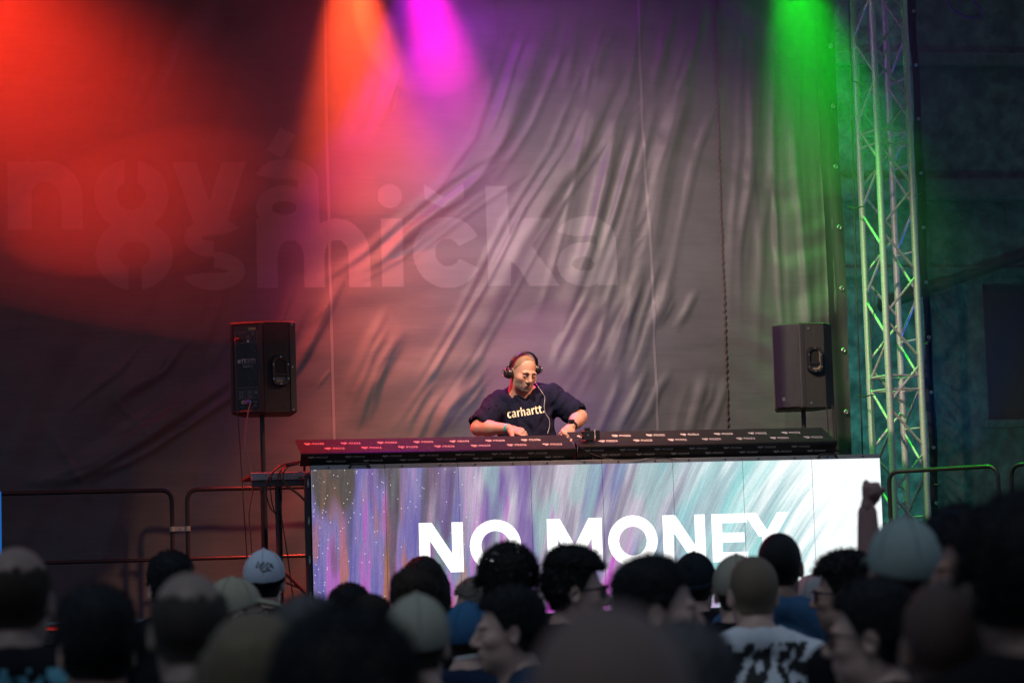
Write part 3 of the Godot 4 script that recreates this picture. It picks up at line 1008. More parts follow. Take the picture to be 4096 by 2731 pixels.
func make_table() -> void:
	# stage decks on legs behind the wall, sticking out at its left end
	var alu := grainy(mat("deck_metal", lin(0.42, 0.36, 0.37), 0.45, 0.15), 3.0, 0.15, 0.25)
	var dk := mat("deck_web", lin(0.055, 0.058, 0.062), 0.5, 0.3)
	var t := thing("stage_table", "table of aluminium stage decks behind LED wall, its end sticking out", "table", Vector3(0, STAGE_Y, 0))
	var top := MB.new()
	top.box(Vector3(1.82, 0.985, -0.60), Vector3(4.38, 0.02, 0.94), Basis.IDENTITY, 0.003)
	obj("deck_board", top, mat("deck_board", lin(0.03, 0.022, 0.018), 0.7), t)
	var lip := MB.new()
	lip.prism(PackedVector2Array([Vector2(0, 0), Vector2(0.016, 0.0), Vector2(0.016, 0.018), Vector2(0.006, 0.022), Vector2(0.006, 0.046), Vector2(0, 0.05)]), -0.39, -0.002, Transform3D(Basis(Vector3(0, 0, 1), Vector3.UP, Vector3(1, 0, 0)), Vector3(0, 0.945, -0.13)))
	obj("edge_profile", lip, alu, t)
	var web := MB.new()
	web.box(Vector3(-0.19, 0.922, -0.145), Vector3(0.39, 0.046, 0.03), Basis.IDENTITY, 0.002)
	obj("edge_web", web, dk, t)
	for x in [-0.26, -0.06]:
		var q := MB.new()
		q.box(Vector3(x, 0.954, -0.1125), Vector3(0.026, 0.008, 0.003), Basis.IDENTITY, 0.001)
		obj("slot", q, mat("slot_black", lin(0.01, 0.01, 0.01), 0.9), t)
	for p in [[-0.12, -0.98], [1.8, -0.98], [3.9, -0.98], [1.8, -0.25], [3.9, -0.25], [0.1, -0.25]]:
		var l := MB.new()
		l.tube([Vector3(p[0], 0.0, p[1]), Vector3(p[0], 0.975, p[1])], 0.024, 10)
		obj("leg", l, dk, t)
	# the printed boards that hide the players
	var print := mat("printed_board", Color.WHITE, 0.45, 0.0, 0.5)
	print.albedo_texture = cover_texture()
	var back := mat("board_back", lin(0.02, 0.019, 0.02), 0.6)
	for k in 2:
		var x0: float = [-0.065, 1.835][k]
		var x1: float = [1.822, 3.688][k]
		var dy: float = [0.0, 0.012][k]
		var dz: float = [0.0, 0.012][k]
		var c := thing("printed_board", ["black bent board printed BEATS FOR LOVE, reddish light on top, over LED wall left half", "black bent board printed BEATS FOR LOVE behind the small camera tripod"][k], "board", Vector3(0, STAGE_Y, 0))
		var pr := [Vector3(0, 1.033 + dy * 0.2, -0.075 + dz), Vector3(0, 1.096 + dy, -0.004 + dz), Vector3(0, 1.107 + dy, -0.001 + dz), Vector3(0, 1.116 + dy, -0.012 + dz), Vector3(0, 1.222 + dy * 1.6, -0.335 + dz)]
		var uvv := [1.0, 0.545, 0.53, 0.515, 0.0]
		var b := MB.new()
		for q in 4:
			var out: Vector3 = (pr[q + 1] - pr[q]).cross(Vector3.RIGHT) * -1.0
			b.quad_uv(pr[q] + Vector3(x0, 0, 0), pr[q] + Vector3(x1, 0, 0), pr[q + 1] + Vector3(x1, 0, 0), pr[q + 1] + Vector3(x0, 0, 0), out if out.z > 0 or out.y > 0 else -out, Vector2(0, uvv[q + 1]), Vector2(1, uvv[q]))
		obj("front_sheet", b, print, c)
		var bk := MB.new()
		var th := Vector3(0, -0.004, -0.008)
		for q in 4:
			bk.poly([pr[q] + th + Vector3(x0, 0, 0), pr[q] + th + Vector3(x1, 0, 0), pr[q + 1] + th + Vector3(x1, 0, 0), pr[q + 1] + th + Vector3(x0, 0, 0)], Vector3(0, -0.3, -1))
			for xx in [x0, x1]:
				bk.poly([pr[q] + Vector3(xx, 0, 0), pr[q + 1] + Vector3(xx, 0, 0), pr[q + 1] + th + Vector3(xx, 0, 0), pr[q] + th + Vector3(xx, 0, 0)], Vector3(-1 if xx == x0 else 1, 0, 0))
		for q in [0, 4]:
			bk.poly([pr[q] + Vector3(x0, 0, 0), pr[q] + Vector3(x1, 0, 0), pr[q] + th + Vector3(x1, 0, 0), pr[q] + th + Vector3(x0, 0, 0)], Vector3(0, -1 if q == 0 else 1, 0.2))
		obj("back_sheet", bk, back, c)
		for xx in [x0 + 0.06, (x0 + x1) / 2, x1 - 0.06]:
			var st := MB.new()
			st.tube([Vector3(xx, 0.995, -0.34 + dz), Vector3(xx, 1.205 + dy, -0.336 + dz)], 0.009, 8)
			obj("prop", st, back, c)
	# players and mixer behind the boards: only their places, below the top edge of the boards
	for k in 3:
		var g := thing(["media_player", "dj_mixer", "media_player"][k], ["black media player on table under the DJ right hand", "black mixer on table between two media players", "black media player on table under the DJ left hand"][k], ["player", "mixer", "player"][k], Vector3(1.27 + k * 0.33, 2.497, -0.62))
		var b := MB.new()
		b.box(Vector3(0, 0.05, 0), Vector3(0.31, 0.1, 0.36), Basis.IDENTITY, 0.006)
		obj("casing", b, mat("player_case", lin(0.02, 0.02, 0.02), 0.5), g)
		var p := MB.new()
		if k != 1: p.lathe([Vector2(0.1, 0.10), Vector2(0.1, 0.115), Vector2(0.095, 0.12), Vector2(0.0, 0.12)], 32, Transform3D(Basis.IDENTITY, Vector3(0, 0, 0.06)))
		else:
			for i in 4:
				for j in 3: p.lathe([Vector2(0.01, 0.10), Vector2(0.009, 0.118), Vector2(0.0, 0.118)], 10, Transform3D(Basis.IDENTITY, Vector3(-0.11 + i * 0.07, 0, -0.1 + j * 0.07)))
		obj("jog_wheel" if k != 1 else "knobs", p, mat("player_knob", lin(0.06, 0.06, 0.065), 0.35, 0.4), g)

# ---------------------------------------------------------------- loudspeakers
func face_frame(p: Vector2, q: Vector2, h0: float) -> Transform3D:
	# local frame of a cabinet side: x along the side, y up, z out of it
	var d := (q - p).normalized()
	var xd := Vector3(d.x, 0, d.y)
	return Transform3D(Basis(xd, Vector3.UP, xd.cross(Vector3.UP)), Vector3(p.x, h0, p.y))
func rrect(w: float, h: float, r: float, n := 6) -> PackedVector2Array:
	var o := PackedVector2Array()
	for c in [[w / 2 - r, h / 2 - r, 0.0], [-w / 2 + r, h / 2 - r, 90.0], [-w / 2 + r, -h / 2 + r, 180.0], [w / 2 - r, -h / 2 + r, 270.0]]:
		for k in n + 1: o.append(Vector2(c[0], c[1]) + Vector2.from_angle(deg_to_rad(c[2] + 90.0 * k / n)) * r)
	return o
func handle_on(t: Node3D, f: Transform3D, cx: float, cy: float, w: float, h: float, frame_m: Material) -> void:
	# a recessed bar handle: ring, dark cup and the bar across it
	var outer := rrect(w, h, w * 0.32)
	var inner := rrect(w * 0.70, h * 0.80, w * 0.26)
	var g := Transform3D(f.basis, f * Vector3(cx, cy, 0.026))
	var b := MB.new()
	var m := outer.size()
	for i in m:
		var a := outer[i]
		var c := outer[(i + 1) % m]
		var p := inner[i]
		var q := inner[(i + 1) % m]
		b.poly([g * Vector3(a.x * 1.04, a.y * 1.03, -0.026), g * Vector3(c.x * 1.04, c.y * 1.03, -0.026), g * Vector3(c.x * 0.96, c.y * 0.97, 0.007), g * Vector3(a.x * 0.96, a.y * 0.97, 0.007)], g.basis * Vector3(a.x, a.y, 0.02))
		b.poly([g * Vector3(a.x * 0.96, a.y * 0.97, 0.007), g * Vector3(c.x * 0.96, c.y * 0.97, 0.007), g * Vector3(q.x, q.y, 0.005), g * Vector3(p.x, p.y, 0.005)], g.basis.z)
	var ring := obj("handle_frame", b, frame_m, t)
	var cup := MB.new()
	for i in m:
		var p := inner[i]
		var q := inner[(i + 1) % m]
		cup.poly([g * Vector3(p.x, p.y, 0.005), g * Vector3(q.x, q.y, 0.005), g * Vector3(q.x * 0.8, q.y * 0.85, -0.024), g * Vector3(p.x * 0.8, p.y * 0.85, -0.024)], g.basis * Vector3(-p.x, -p.y, 0))
	var fl := []
	for p in inner: fl.append(g * Vector3(p.x * 0.8, p.y * 0.85, -0.024))
	cup.poly(fl, g.basis.z)
	obj("handle_cup", cup, mat("cup_gloss", lin(0.16, 0.13, 0.09), 0.3, 0.0, 0.6), t)
	var bar := MB.new()
	bar.box(g * Vector3(0, -h * 0.13, -0.006), Vector3(w * 0.76, h * 0.11, 0.016), g.basis, 0.004)
	obj("handle_bar", bar, frame_m, ring)
	var lid := MB.new()
	lid.box(g * Vector3(0, h * 0.14, -0.016), Vector3(w * 0.62, h * 0.44, 0.016), g.basis, 0.002)
	obj("handle_socket", lid, mat("socket_black", lin(0.006, 0.006, 0.006), 0.8), ring)
	for p in [[0, 0.455], [0, -0.455], [-0.43, 0.2], [0.43, 0.2], [-0.43, -0.28], [0.43, -0.28]]:
		var s := MB.new()
		s.tube([g * Vector3(p[0] * w, p[1] * h, 0.005), g * Vector3(p[0] * w, p[1] * h, 0.0095)], 0.0055, 8)
		obj("screw", s, mat("screw_zinc", lin(0.5, 0.5, 0.5), 0.35, 1.0), ring)
func speaker_stand(label: String, foot: Vector3, top: float) -> void:
	var blk := mat("stand_black", lin(0.012, 0.012, 0.013), 0.45)
	var t := thing("speaker_stand", label, "speaker stand", foot, "tripod speaker stands")
	var b := MB.new()
	b.tube([Vector3(0, 0.42, 0), Vector3(0, top - foot.y, 0)], 0.0175, 12)
	obj("pole", b, blk, t)
	var o := MB.new()
	o.tube([Vector3(0, 0.30, 0), Vector3(0, 0.93, 0)], 0.0245, 12)
	obj("outer_tube", o, blk, t)
	for e in [[0.41, 0.50, 0.034], [0.92, 0.99, 0.030]]:
		var c := MB.new()
		c.tube([Vector3(0, e[0], 0), Vector3(0, e[1], 0)], e[2], 12)
		obj("collar", c, blk, t)
	for k in 3:
		var a := TAU * k / 3.0 + 0.5
		var d := Vector3(cos(a), 0, sin(a))
		var l := MB.new()
		l.tube([d * 0.03 + Vector3.UP * 0.45, d * 0.48 + Vector3.UP * 0.012], 0.013, 8)
		obj("leg", l, blk, t)
		var r := MB.new()
		r.tube([d * 0.025 + Vector3.UP * 0.31, d * 0.27 + Vector3.UP * 0.215], 0.007, 6)
		obj("strut", r, blk, t)
func cabinet(t: Node3D, pg: PackedVector2Array, hgt: float, m: Material) -> void:
	# prism of that plan with chamfered rims
	var cen := Vector2.ZERO
	for p in pg: cen += p / pg.size()
	var ins := PackedVector2Array()
	for p in pg: ins.append(p + (cen - p).normalized() * 0.014)
	var b := MB.new()
	var n := pg.size()
	for i in n:
		var p := pg[i]
		var q := pg[(i + 1) % n]
		var p2 := ins[i]
		var q2 := ins[(i + 1) % n]
		var mid := (p + q) / 2 - cen
		var out := Vector3(mid.x, 0, mid.y)
		b.poly([Vector3(p.x, 0.008, p.y), Vector3(q.x, 0.008, q.y), Vector3(q.x, hgt - 0.008, q.y), Vector3(p.x, hgt - 0.008, p.y)], out)
		b.poly([Vector3(p.x, hgt - 0.008, p.y), Vector3(q.x, hgt - 0.008, q.y), Vector3(q2.x, hgt, q2.y), Vector3(p2.x, hgt, p2.y)], out + Vector3.UP * 0.3)
		b.poly([Vector3(p.x, 0.008, p.y), Vector3(q.x, 0.008, q.y), Vector3(q2.x, 0, q2.y), Vector3(p2.x, 0, p2.y)], out + Vector3.DOWN * 0.3)
	for y in [0.0, hgt]:
		var l := []
		for p in ins: l.append(Vector3(p.x, y, p.y))
		b.poly(l, Vector3.DOWN if y == 0.0 else Vector3.UP)
	obj("cabinet", b, m, t)
func make_speakers() -> void:
	var paint := grainy(mat("speaker_paint", lin(0.04, 0.038, 0.036), 0.55), 9.0, 0.8, 0.35, 0.12)
	var black := mat("speaker_black", lin(0.012, 0.012, 0.013), 0.5)
	var zinc := mat("screw_zinc", lin(0.5, 0.5, 0.5), 0.35, 1.0)
	# left: seen from behind and from its side
	var base := at_z(930, 1655, -1.2)
	var hgt := 0.665
	var t := thing("loudspeaker", "loudspeaker seen from behind with blue connector and lettered back plate", "loudspeaker", base, "monitor loudspeakers on stands")
	var pg := PackedVector2Array([Vector2(0, -0.10), Vector2(0.232, 0.0), Vector2(0.415, -0.015), Vector2(0.462, -0.03), Vector2(0.46, -0.40), Vector2(0.10, -0.42)])
	cabinet(t, pg, hgt, paint)
	var f := face_frame(pg[0], pg[1], 0.0)
	var wd := pg[0].distance_to(pg[1])
	var surround := MB.new()
	for e in [[0.012, 0.02, 0.012, hgt - 0.03], [wd - 0.02, 0.02, 0.02, hgt - 0.03]]:
		surround.box(f * Vector3(e[0], hgt / 2, 0.007), Vector3(e[2] + 0.01, hgt - 0.02, 0.014), f.basis, 0.003)
	for y in [0.016, hgt - 0.016]: surround.box(f * Vector3(wd / 2, y, 0.0068), Vector3(wd - 0.02, 0.018, 0.0136), f.basis, 0.003)
	obj("back_surround", surround, black, t)
	var pm := mat("amp_plate", Color.WHITE, 0.4)
	pm.albedo_texture = amp_texture()
	var pl := MB.new()
	var z := 0.003
	pl.quad_uv(f * Vector3(0.024, 0.025, z), f * Vector3(wd - 0.034, 0.025, z), f * Vector3(wd - 0.034, hgt - 0.025, z), f * Vector3(0.024, hgt - 0.025, z), f.basis.z, Vector2(0, 0), Vector2(1, 1))
	var plate := obj("amplifier_plate", pl, pm, t)
	var con := MB.new()
	con.tube([f * Vector3(wd * 0.56, 0.085, 0.004), f * Vector3(wd * 0.56, 0.085, 0.03), f * Vector3(wd * 0.50, 0.083, 0.05)], 0.016, 10)
	obj("power_connector", con, mat("blue_plastic", lin(0.03, 0.10, 0.42), 0.4), t)
	var outl := MB.new()
	outl.lathe([Vector2(0.014, 0.0), Vector2(0.014, 0.004), Vector2(0.007, 0.004), Vector2(0.006, 0.0)], 16, Transform3D(f.basis * Basis(Vector3.RIGHT, PI / 2), f * Vector3(wd * 0.36, 0.085, 0.004)))
	obj("power_outlet", outl, mat("outlet_cream", lin(0.45, 0.42, 0.33), 0.5), plate)
	var xlr := MB.new()
	xlr.tube([f * Vector3(wd * 0.28, hgt - 0.125, 0.004), f * Vector3(wd * 0.27, hgt - 0.125, 0.035), f * Vector3(wd * 0.2, hgt - 0.135, 0.05)], 0.010, 10)
	obj("signal_plug", xlr, mat("plug_red", lin(0.30, 0.05, 0.025), 0.4), t)
	var knob := MB.new()
	knob.tube([f * Vector3(wd * 0.55, hgt - 0.142, 0.003), f * Vector3(wd * 0.55, hgt - 0.142, 0.016)], 0.008, 10)
	obj("level_knob", knob, zinc, plate)
	var led := MB.new()
	led.box(f * Vector3(wd * 0.66, hgt - 0.052, 0.004), Vector3(0.056, 0.018, 0.002), f.basis)
	obj("status_label", led, mat("label_orange", lin(0.55, 0.30, 0.16), 0.5), plate)
	var led2 := MB.new()
	led2.box(f * Vector3(wd * 0.58, hgt - 0.052, 0.0055), Vector3(0.016, 0.017, 0.002), f.basis)
	obj("green_tab", led2, mat("label_green", lin(0.08, 0.42, 0.05), 0.5), plate)
	var f2 := face_frame(pg[1], pg[2], 0.0)
	handle_on(t, f2, 0.115, hgt * 0.46, 0.125, 0.215, black)
	for y in [0.05, hgt - 0.06]:
		var s := MB.new()
		s.tube([f2 * Vector3(0.14, y, 0.0), f2 * Vector3(0.14, y, 0.003)], 0.007, 8)
		obj("rigging_point", s, mat("rig_dark", lin(0.02, 0.02, 0.02), 0.5, 0.6), t)
	var f3 := face_frame(pg[2], pg[3], 0.0)
	var gr := MB.new()
	gr.box(f3 * Vector3(0.026, hgt / 2, 0.004), Vector3(0.046, hgt - 0.02, 0.008), f3.basis, 0.002)
	obj("grille_edge", gr, black, t)
	for y in [0.025, hgt / 2, hgt - 0.025]:
		var s := MB.new()
		s.tube([f3 * Vector3(0.02, y, 0.007), f3 * Vector3(0.02, y, 0.011)], 0.005, 8)
		obj("screw", s, zinc, t)
	speaker_stand("black tripod stand carrying loudspeaker with blue connector", Vector3(base.x + 0.225, STAGE_Y, base.z - 0.16), base.y + 0.01)
	# right: grille to the left, side with the handle towards us
	var base2 := at_z(3122, 1634, -1.2)
	var t2 := thing("loudspeaker", "dark loudspeaker with black grille beside silver truss tower", "loudspeaker", base2, "monitor loudspeakers on stands")
	var hg := 0.645
	var pg2 := PackedVector2Array([Vector2(0, -0.14), Vector2(0.175, 0.0), Vector2(0.365, -0.006), Vector2(0.455, -0.09), Vector2(0.38, -0.40), Vector2(0.10, -0.44)])
	cabinet(t2, pg2, hg, paint)
	var g := face_frame(pg2[0], pg2[1], 0.0)
	var w2 := pg2[0].distance_to(pg2[1])
	var gm := mat("grille", lin(0.008, 0.009, 0.013), 0.4, 0.3)
	gm.normal_enabled = true
	gm.normal_texture = noise_tex("mesh_holes", 0.18, 1, 0, 1, true, FastNoiseLite.TYPE_CELLULAR)
	gm.uv1_triplanar = true
	gm.uv1_scale = Vector3.ONE * 9.0
	var gl := MB.new()
	gl.grid(2, 9, func(i: int, j: int): return g * Vector3(0.01 + (w2 - 0.02) * j / 8.0, 0.015 + (hg - 0.03) * i, 0.004 + 0.014 * sin(PI * j / 8.0)), func(i: int, j: int): return Vector2(j, i))
	obj("grille", gl, gm, t2)
	var bdg := MB.new()
	bdg.box(g * Vector3(0.085, 0.075, 0.018), Vector3(0.022, 0.024, 0.003), g.basis, 0.001)
	obj("badge", bdg, mat("badge", lin(0.10, 0.09, 0.12), 0.4), t2)
	var g2 := face_frame(pg2[1], pg2[2], 0.0)
	handle_on(t2, g2, 0.105, hg * 0.56, 0.115, 0.19, black)
	var strip := MB.new()
	strip.box(g2 * Vector3(0.016, hg / 2, 0.002), Vector3(0.03, hg - 0.02, 0.004), g2.basis, 0.001)
	obj("grille_edge", strip, grainy(mat("strip_grey", lin(0.045, 0.043, 0.05), 0.5), 8.0, 0.3, 0.4), t2)
	for y in [0.04, hg - 0.045]:
		var s := MB.new()
		s.tube([g2 * Vector3(0.07, y, 0.0), g2 * Vector3(0.07, y, 0.004)], 0.009, 10)
		obj("rigging_point", s, zinc, t2)
	speaker_stand("black tripod stand carrying dark loudspeaker with black grille", Vector3(base2.x + 0.235, STAGE_Y, base2.z - 0.17), base2.y + 0.01)

func spline(p: Array, n := 8) -> Array:
	var c := Curve3D.new()
	for i in p.size():
		var a: Vector3 = p[max(i - 1, 0)]
		var b: Vector3 = p[min(i + 1, p.size() - 1)]
		c.add_point(p[i], -(b - a) / 6.0, (b - a) / 6.0)
	var out := []
	for i in p.size() - 1:
		for k in n: out.append(c.sample(i, float(k) / n))
	out.append(p[-1])
	return out
func cable(label: String, px: Array, z, r: float, m: Material) -> void:
	var p := []
	for i in px.size(): p.append(at_z(px[i][0], px[i][1], z[i] if z is Array else z))
	var b := MB.new()
	b.tube(spline(p), r, 7)
	tag(obj("cable", b, m), label, "cable", "cables on the stage")
func make_cables() -> void:
	var k := mat("cable_black", lin(0.014, 0.013, 0.013), 0.5)
	var o := mat("cable_brown", lin(0.10, 0.05, 0.025), 0.5)
	var g := mat("cable_grey", lin(0.13, 0.12, 0.11), 0.5)
	cable("thin black cable hanging from red plug of loudspeaker to stage floor", [[940, 1338], [942, 1400], [945, 1520], [950, 1650], [960, 1800], [972, 2000], [985, 2200], [1000, 2440]], [-1.19, -1.17, -1.17, -1.17, -1.2, -1.2, -1.2, -1.2], 0.0035, k)
	cable("black power cable hanging from blue connector of loudspeaker", [[1003, 1606], [990, 1660], [980, 1780], [1000, 1870], [1010, 1950], [995, 2060], [1005, 2200], [1015, 2440]], [-1.11, -1.11, -1.11, -1.11, -1.1, -1.1, -1.1, -1.1], 0.0045, g)
	cable("black cable loop drooping below table end", [[1195, 1858], [1130, 1862], [1080, 1900], [1062, 1960], [1080, 2030], [1105, 2050], [1122, 2020], [1125, 1960], [1120, 1900], [1150, 1868], [1195, 1856]], -0.06, 0.0045, k)
	cable("black cable over table edge hanging straight down", [[1196, 1850], [1140, 1866], [1112, 1905], [1112, 1980], [1130, 2100], [1150, 2230], [1172, 2400], [1180, 2460]], -0.075, 0.004, k)
	cable("black cable over table edge curving behind LED wall", [[1196, 1848], [1120, 1862], [1084, 1910], [1085, 2000], [1110, 2090], [1118, 2180], [1112, 2300], [1110, 2460]], -0.09, 0.004, k)
	cable("thick brown cable from board end down to LED wall side", [[1197, 1846], [1150, 1860], [1130, 1900], [1145, 1940], [1190, 1975], [1225, 2010], [1236, 2040]], [-0.2, -0.1, -0.045, -0.045, -0.045, -0.045, -0.06], 0.008, o)
	cable("thin cable from the small camera along the top of LED wall", [[2312, 1760], [2310, 1772], [2330, 1795], [2380, 1820], [2450, 1836], [2540, 1836], [2640, 1830], [2720, 1842]], [-0.01, 0.02, 0.02, 0.012, 0.004, -0.004, -0.015, -0.02], 0.0025, k)
	cable("black cable hanging from right loudspeaker beside printed board", [[3308, 1620], [3312, 1680], [3318, 1760], [3322, 1830]], -1.15, 0.0045, k)
	cable("pair cable hanging from right loudspeaker to table, outer strand", [[3330, 1620], [3335, 1700], [3340, 1790], [3343, 1840]], -1.12, 0.005, k)
	cable("pair cable hanging from right loudspeaker to table, inner strand", [[3338, 1616], [3344, 1700], [3348, 1790], [3352, 1840]], -1.13, 0.005, k)
	cable("dark cable coil lying on LED wall top near its bright end", [[3325, 1806], [3350, 1802], [3390, 1812], [3400, 1822]], [-0.06, -0.05, -0.04, -0.06], 0.006, k)
	cable("long black cable strapped along the truss tower", [[3395, -60], [3408, 400], [3418, 800], [3432, 1300], [3448, 1700], [3456, 1960]], -2.45, 0.006, k)
	cable("second long black cable running down beside truss tower", [[3502, 620], [3502, 900], [3500, 1200], [3485, 1350]], -2.5, 0.004, k)

func make_camera_rig() -> void:
	# small camera with a flip-out display on a mini tripod, standing on the cabinet rail
	var p := at_z(2358, 1838, -0.05)
	p.y = STAGE_Y + 1.03
	var t := thing("camera_on_tripod", "small black camera on mini tripod standing on top of LED wall", "camera", p)
	var blk := mat("camera_black", lin(0.012, 0.012, 0.014), 0.4)
	var red := mat("camera_red", lin(0.22, 0.03, 0.035), 0.45)
	for k in 3:
		var a := TAU * k / 3.0 + 0.9
		var l := MB.new()
		l.tube([Vector3(0, 0.085, 0), Vector3(cos(a) * 0.035, 0.0, sin(a) * 0.022)], [0.009, 0.006], 8)
		obj("leg", l, blk, t)
	var c := MB.new()
	c.tube([Vector3(0, 0.08, 0), Vector3(0, 0.12, 0)], 0.012, 10)
	obj("tripod_head", c, blk, t)
	var b := MB.new()
	b.box(Vector3(-0.005, 0.165, 0), Vector3(0.085, 0.075, 0.035), Basis.IDENTITY, 0.008)
	var body := obj("body", b, blk, t)
	var le := MB.new()
	le.tube([Vector3(-0.01, 0.165, -0.015), Vector3(-0.01, 0.165, -0.05)], 0.025, 16)
	obj("lens", le, blk, body)
	var vf := MB.new()
	vf.box(Vector3(-0.008, 0.212, 0), Vector3(0.038, 0.022, 0.03), Basis.IDENTITY, 0.004)
	obj("hot_shoe", vf, blk, body)
	var fl := MB.new()
	fl.box(Vector3(0.062, 0.168, 0.01), Vector3(0.034, 0.07, 0.008), Basis(Vector3.UP, 0.5), 0.002)
	obj("display_flap", fl, blk, t)
	var wh := MB.new()
	wh.box(Vector3(0.041, 0.176, 0.012), Vector3(0.006, 0.066, 0.006), Basis.IDENTITY, 0.001)
	obj("hinge", wh, mat("hinge_white", lin(0.55, 0.5, 0.45), 0.5), t)
	for e in [[-0.045, 0.195, 0.02], [-0.052, 0.165, 0.018], [0.036, 0.135, 0.014], [-0.04, 0.132, 0.03]]:
		var r := MB.new()
		r.box(Vector3(e[0], e[1], 0.012), Vector3(e[2], 0.012, 0.02), Basis.IDENTITY, 0.003)
		obj("clip", r, red, t)
	var s := MB.new()
	s.tube([Vector3(-0.008, 0.17, 0.017), Vector3(-0.008, 0.17, 0.02)], 0.006, 10)
	obj("screw", s, mat("screw_zinc", lin(0.5, 0.5, 0.5), 0.35, 1.0), body)

# ---------------------------------------------------------------- ground, stage, roof, building
func make_setting() -> void:
	var b := MB.new()
	b.box(Vector3(0, -0.1, 0), Vector3(400, 0.2, 400))
	struct(obj("ground", b, grainy(mat("asphalt", lin(0.05, 0.05, 0.052), 0.9), 0.6, 0.5, 0.4)), "dark paved ground under the crowd")
	var f := MB.new()
	f.box(Vector3(0.9, STAGE_Y - 0.05, -1.4), Vector3(11.6, 0.1, 3.6), Basis.IDENTITY, 0.005)
	struct(obj("stage_floor", f, grainy(mat("stage_ply", lin(0.03, 0.026, 0.024), 0.6), 0.8, 0.2, 0.3)), "dark plywood stage floor")
	var sk := mat("stage_skirt", lin(0.012, 0.012, 0.013), 0.9)
	for e in [[Vector3(0.9, 0.72, 0.36), Vector3(11.6, 1.44, 0.02)], [Vector3(-4.86, 0.72, -1.4), Vector3(0.02, 1.44, 3.5)], [Vector3(6.66, 0.72, -1.4), Vector3(0.02, 1.44, 3.5)], [Vector3(0.9, 0.72, -3.16), Vector3(11.6, 1.44, 0.02)]]:
		var s := MB.new()
		s.box(e[0], e[1])
		struct(obj("stage_skirt", s, sk), "black cloth skirt hanging from the stage edge")
	# the covered stage: roof sheet and its side towers, above and beside the picture
	var r := MB.new()
	r.box(Vector3(1.0, 7.75, -0.6), Vector3(13.0, 0.08, 6.4), Basis.IDENTITY, 0.01)
	tag(obj("stage_roof", r, mat("roof_sheet", lin(0.03, 0.03, 0.032), 0.7)), "dark roof sheet over the stage", "roof")
	# house behind the stage, seen between the cloth and the side net
	var wall := grainy(mat("house_plaster", lin(0.25, 0.25, 0.245), 0.9), 0.35, 0.5, 0.45, 0.02)
	var h := thing("house", "old plastered house with cornice bands and dark windows behind the truss tower", "building", Vector3(0, 0, -7.2))
	var hz := 0.0
	var w := MB.new()
	# wall in pieces around two window openings
	var wins := [[7.75, 3.2, 1.15, 1.4], [10.4, 3.2, 1.15, 1.4]]
	var xs := [4.0]
	for q in wins: xs.append(q[0]); xs.append(q[0] + q[2])
	xs.append(13.5)
	for k in xs.size() - 1:
		var x0: float = xs[k]
		var x1: float = xs[k + 1]
		if k % 2 == 0: w.box(Vector3((x0 + x1) / 2, 4.5, hz - 0.2), Vector3(x1 - x0, 9.0, 0.4))
		else:
			w.box(Vector3((x0 + x1) / 2, 1.6, hz - 0.2), Vector3(x1 - x0, 3.2, 0.4))
			w.box(Vector3((x0 + x1) / 2, 6.8, hz - 0.2), Vector3(x1 - x0, 4.4, 0.4))
	obj("wall", w, wall, h)
	var trim := grainy(mat("house_trim", lin(0.20, 0.20, 0.20), 0.9), 0.5, 0.3, 0.3)
	for e in [[4.72, 0.10, 0.05], [5.55, 0.22, 0.12], [6.9, 0.14, 0.08]]:
		var c := MB.new()
		c.box(Vector3(8.75, e[0], hz + e[2] / 2 + 0.002), Vector3(9.5, e[1], e[2]), Basis.IDENTITY, 0.015)
		obj("cornice_band", c, trim, h)
	var dado := MB.new()
	dado.box(Vector3(8.75, 1.1, hz + 0.03), Vector3(9.5, 2.2, 0.06), Basis.IDENTITY, 0.02)
	obj("plinth", dado, grainy(mat("house_plinth", lin(0.10, 0.10, 0.105), 0.95), 0.6, 0.8, 0.6, 0.03), h)
	for q in wins:
		var fr := MB.new()
		for e in [[0.03, q[3] / 2, 0.06, q[3]], [q[2] - 0.03, q[3] / 2, 0.06, q[3]], [q[2] / 2, 0.03, q[2] - 0.12, 0.06], [q[2] / 2, q[3] - 0.03, q[2] - 0.12, 0.06], [q[2] / 2, q[3] / 2, 0.05, q[3] - 0.12]]:
			fr.box(Vector3(q[0] + e[0], q[1] + e[1], hz - 0.2), Vector3(e[2], e[3], 0.06), Basis.IDENTITY, 0.005)
		var wf := obj("window", fr, mat("window_frame", lin(0.04, 0.042, 0.045), 0.7), h)
		for sx in 2:
			var pn := MB.new()
			pn.box(Vector3(q[0] + q[2] * (0.27 + 0.46 * sx), q[1] + q[3] / 2, hz - 0.2), Vector3(q[2] * 0.42, q[3] - 0.12, 0.01))
			obj("pane", pn, mat("dark_pane", lin(0.01, 0.012, 0.014), 0.12), wf)
		var sl := MB.new()
		sl.box(Vector3(q[0] + q[2] / 2, q[1] - 0.04, hz + 0.05), Vector3(q[2] + 0.2, 0.08, 0.24), Basis.IDENTITY, 0.01)
		obj("sill", sl, trim, h)
	var pipe := MB.new()
	pipe.tube([Vector3(6.6, 4.35, 0.10), Vector3(9.5, 5.3, 0.10)], 0.045, 8)
	obj("pipe", pipe, mat("pipe_dark", lin(0.03, 0.03, 0.03), 0.7), h)
	var roof2 := MB.new()
	roof2.prism(PackedVector2Array([Vector2(0.5, 9.0), Vector2(-4.4, 12.0), Vector2(-8.0, 9.0)]), 3.9, 13.6, Transform3D(Basis(Vector3(0, 0, 1), Vector3.UP, Vector3(1, 0, 0)), Vector3.ZERO))
	obj("roof", roof2, mat("roof_tiles", lin(0.12, 0.06, 0.045), 0.9), h)
	var body := MB.new()
	body.box(Vector3(8.75, 4.48, -4.2), Vector3(9.4, 8.9, 7.4))
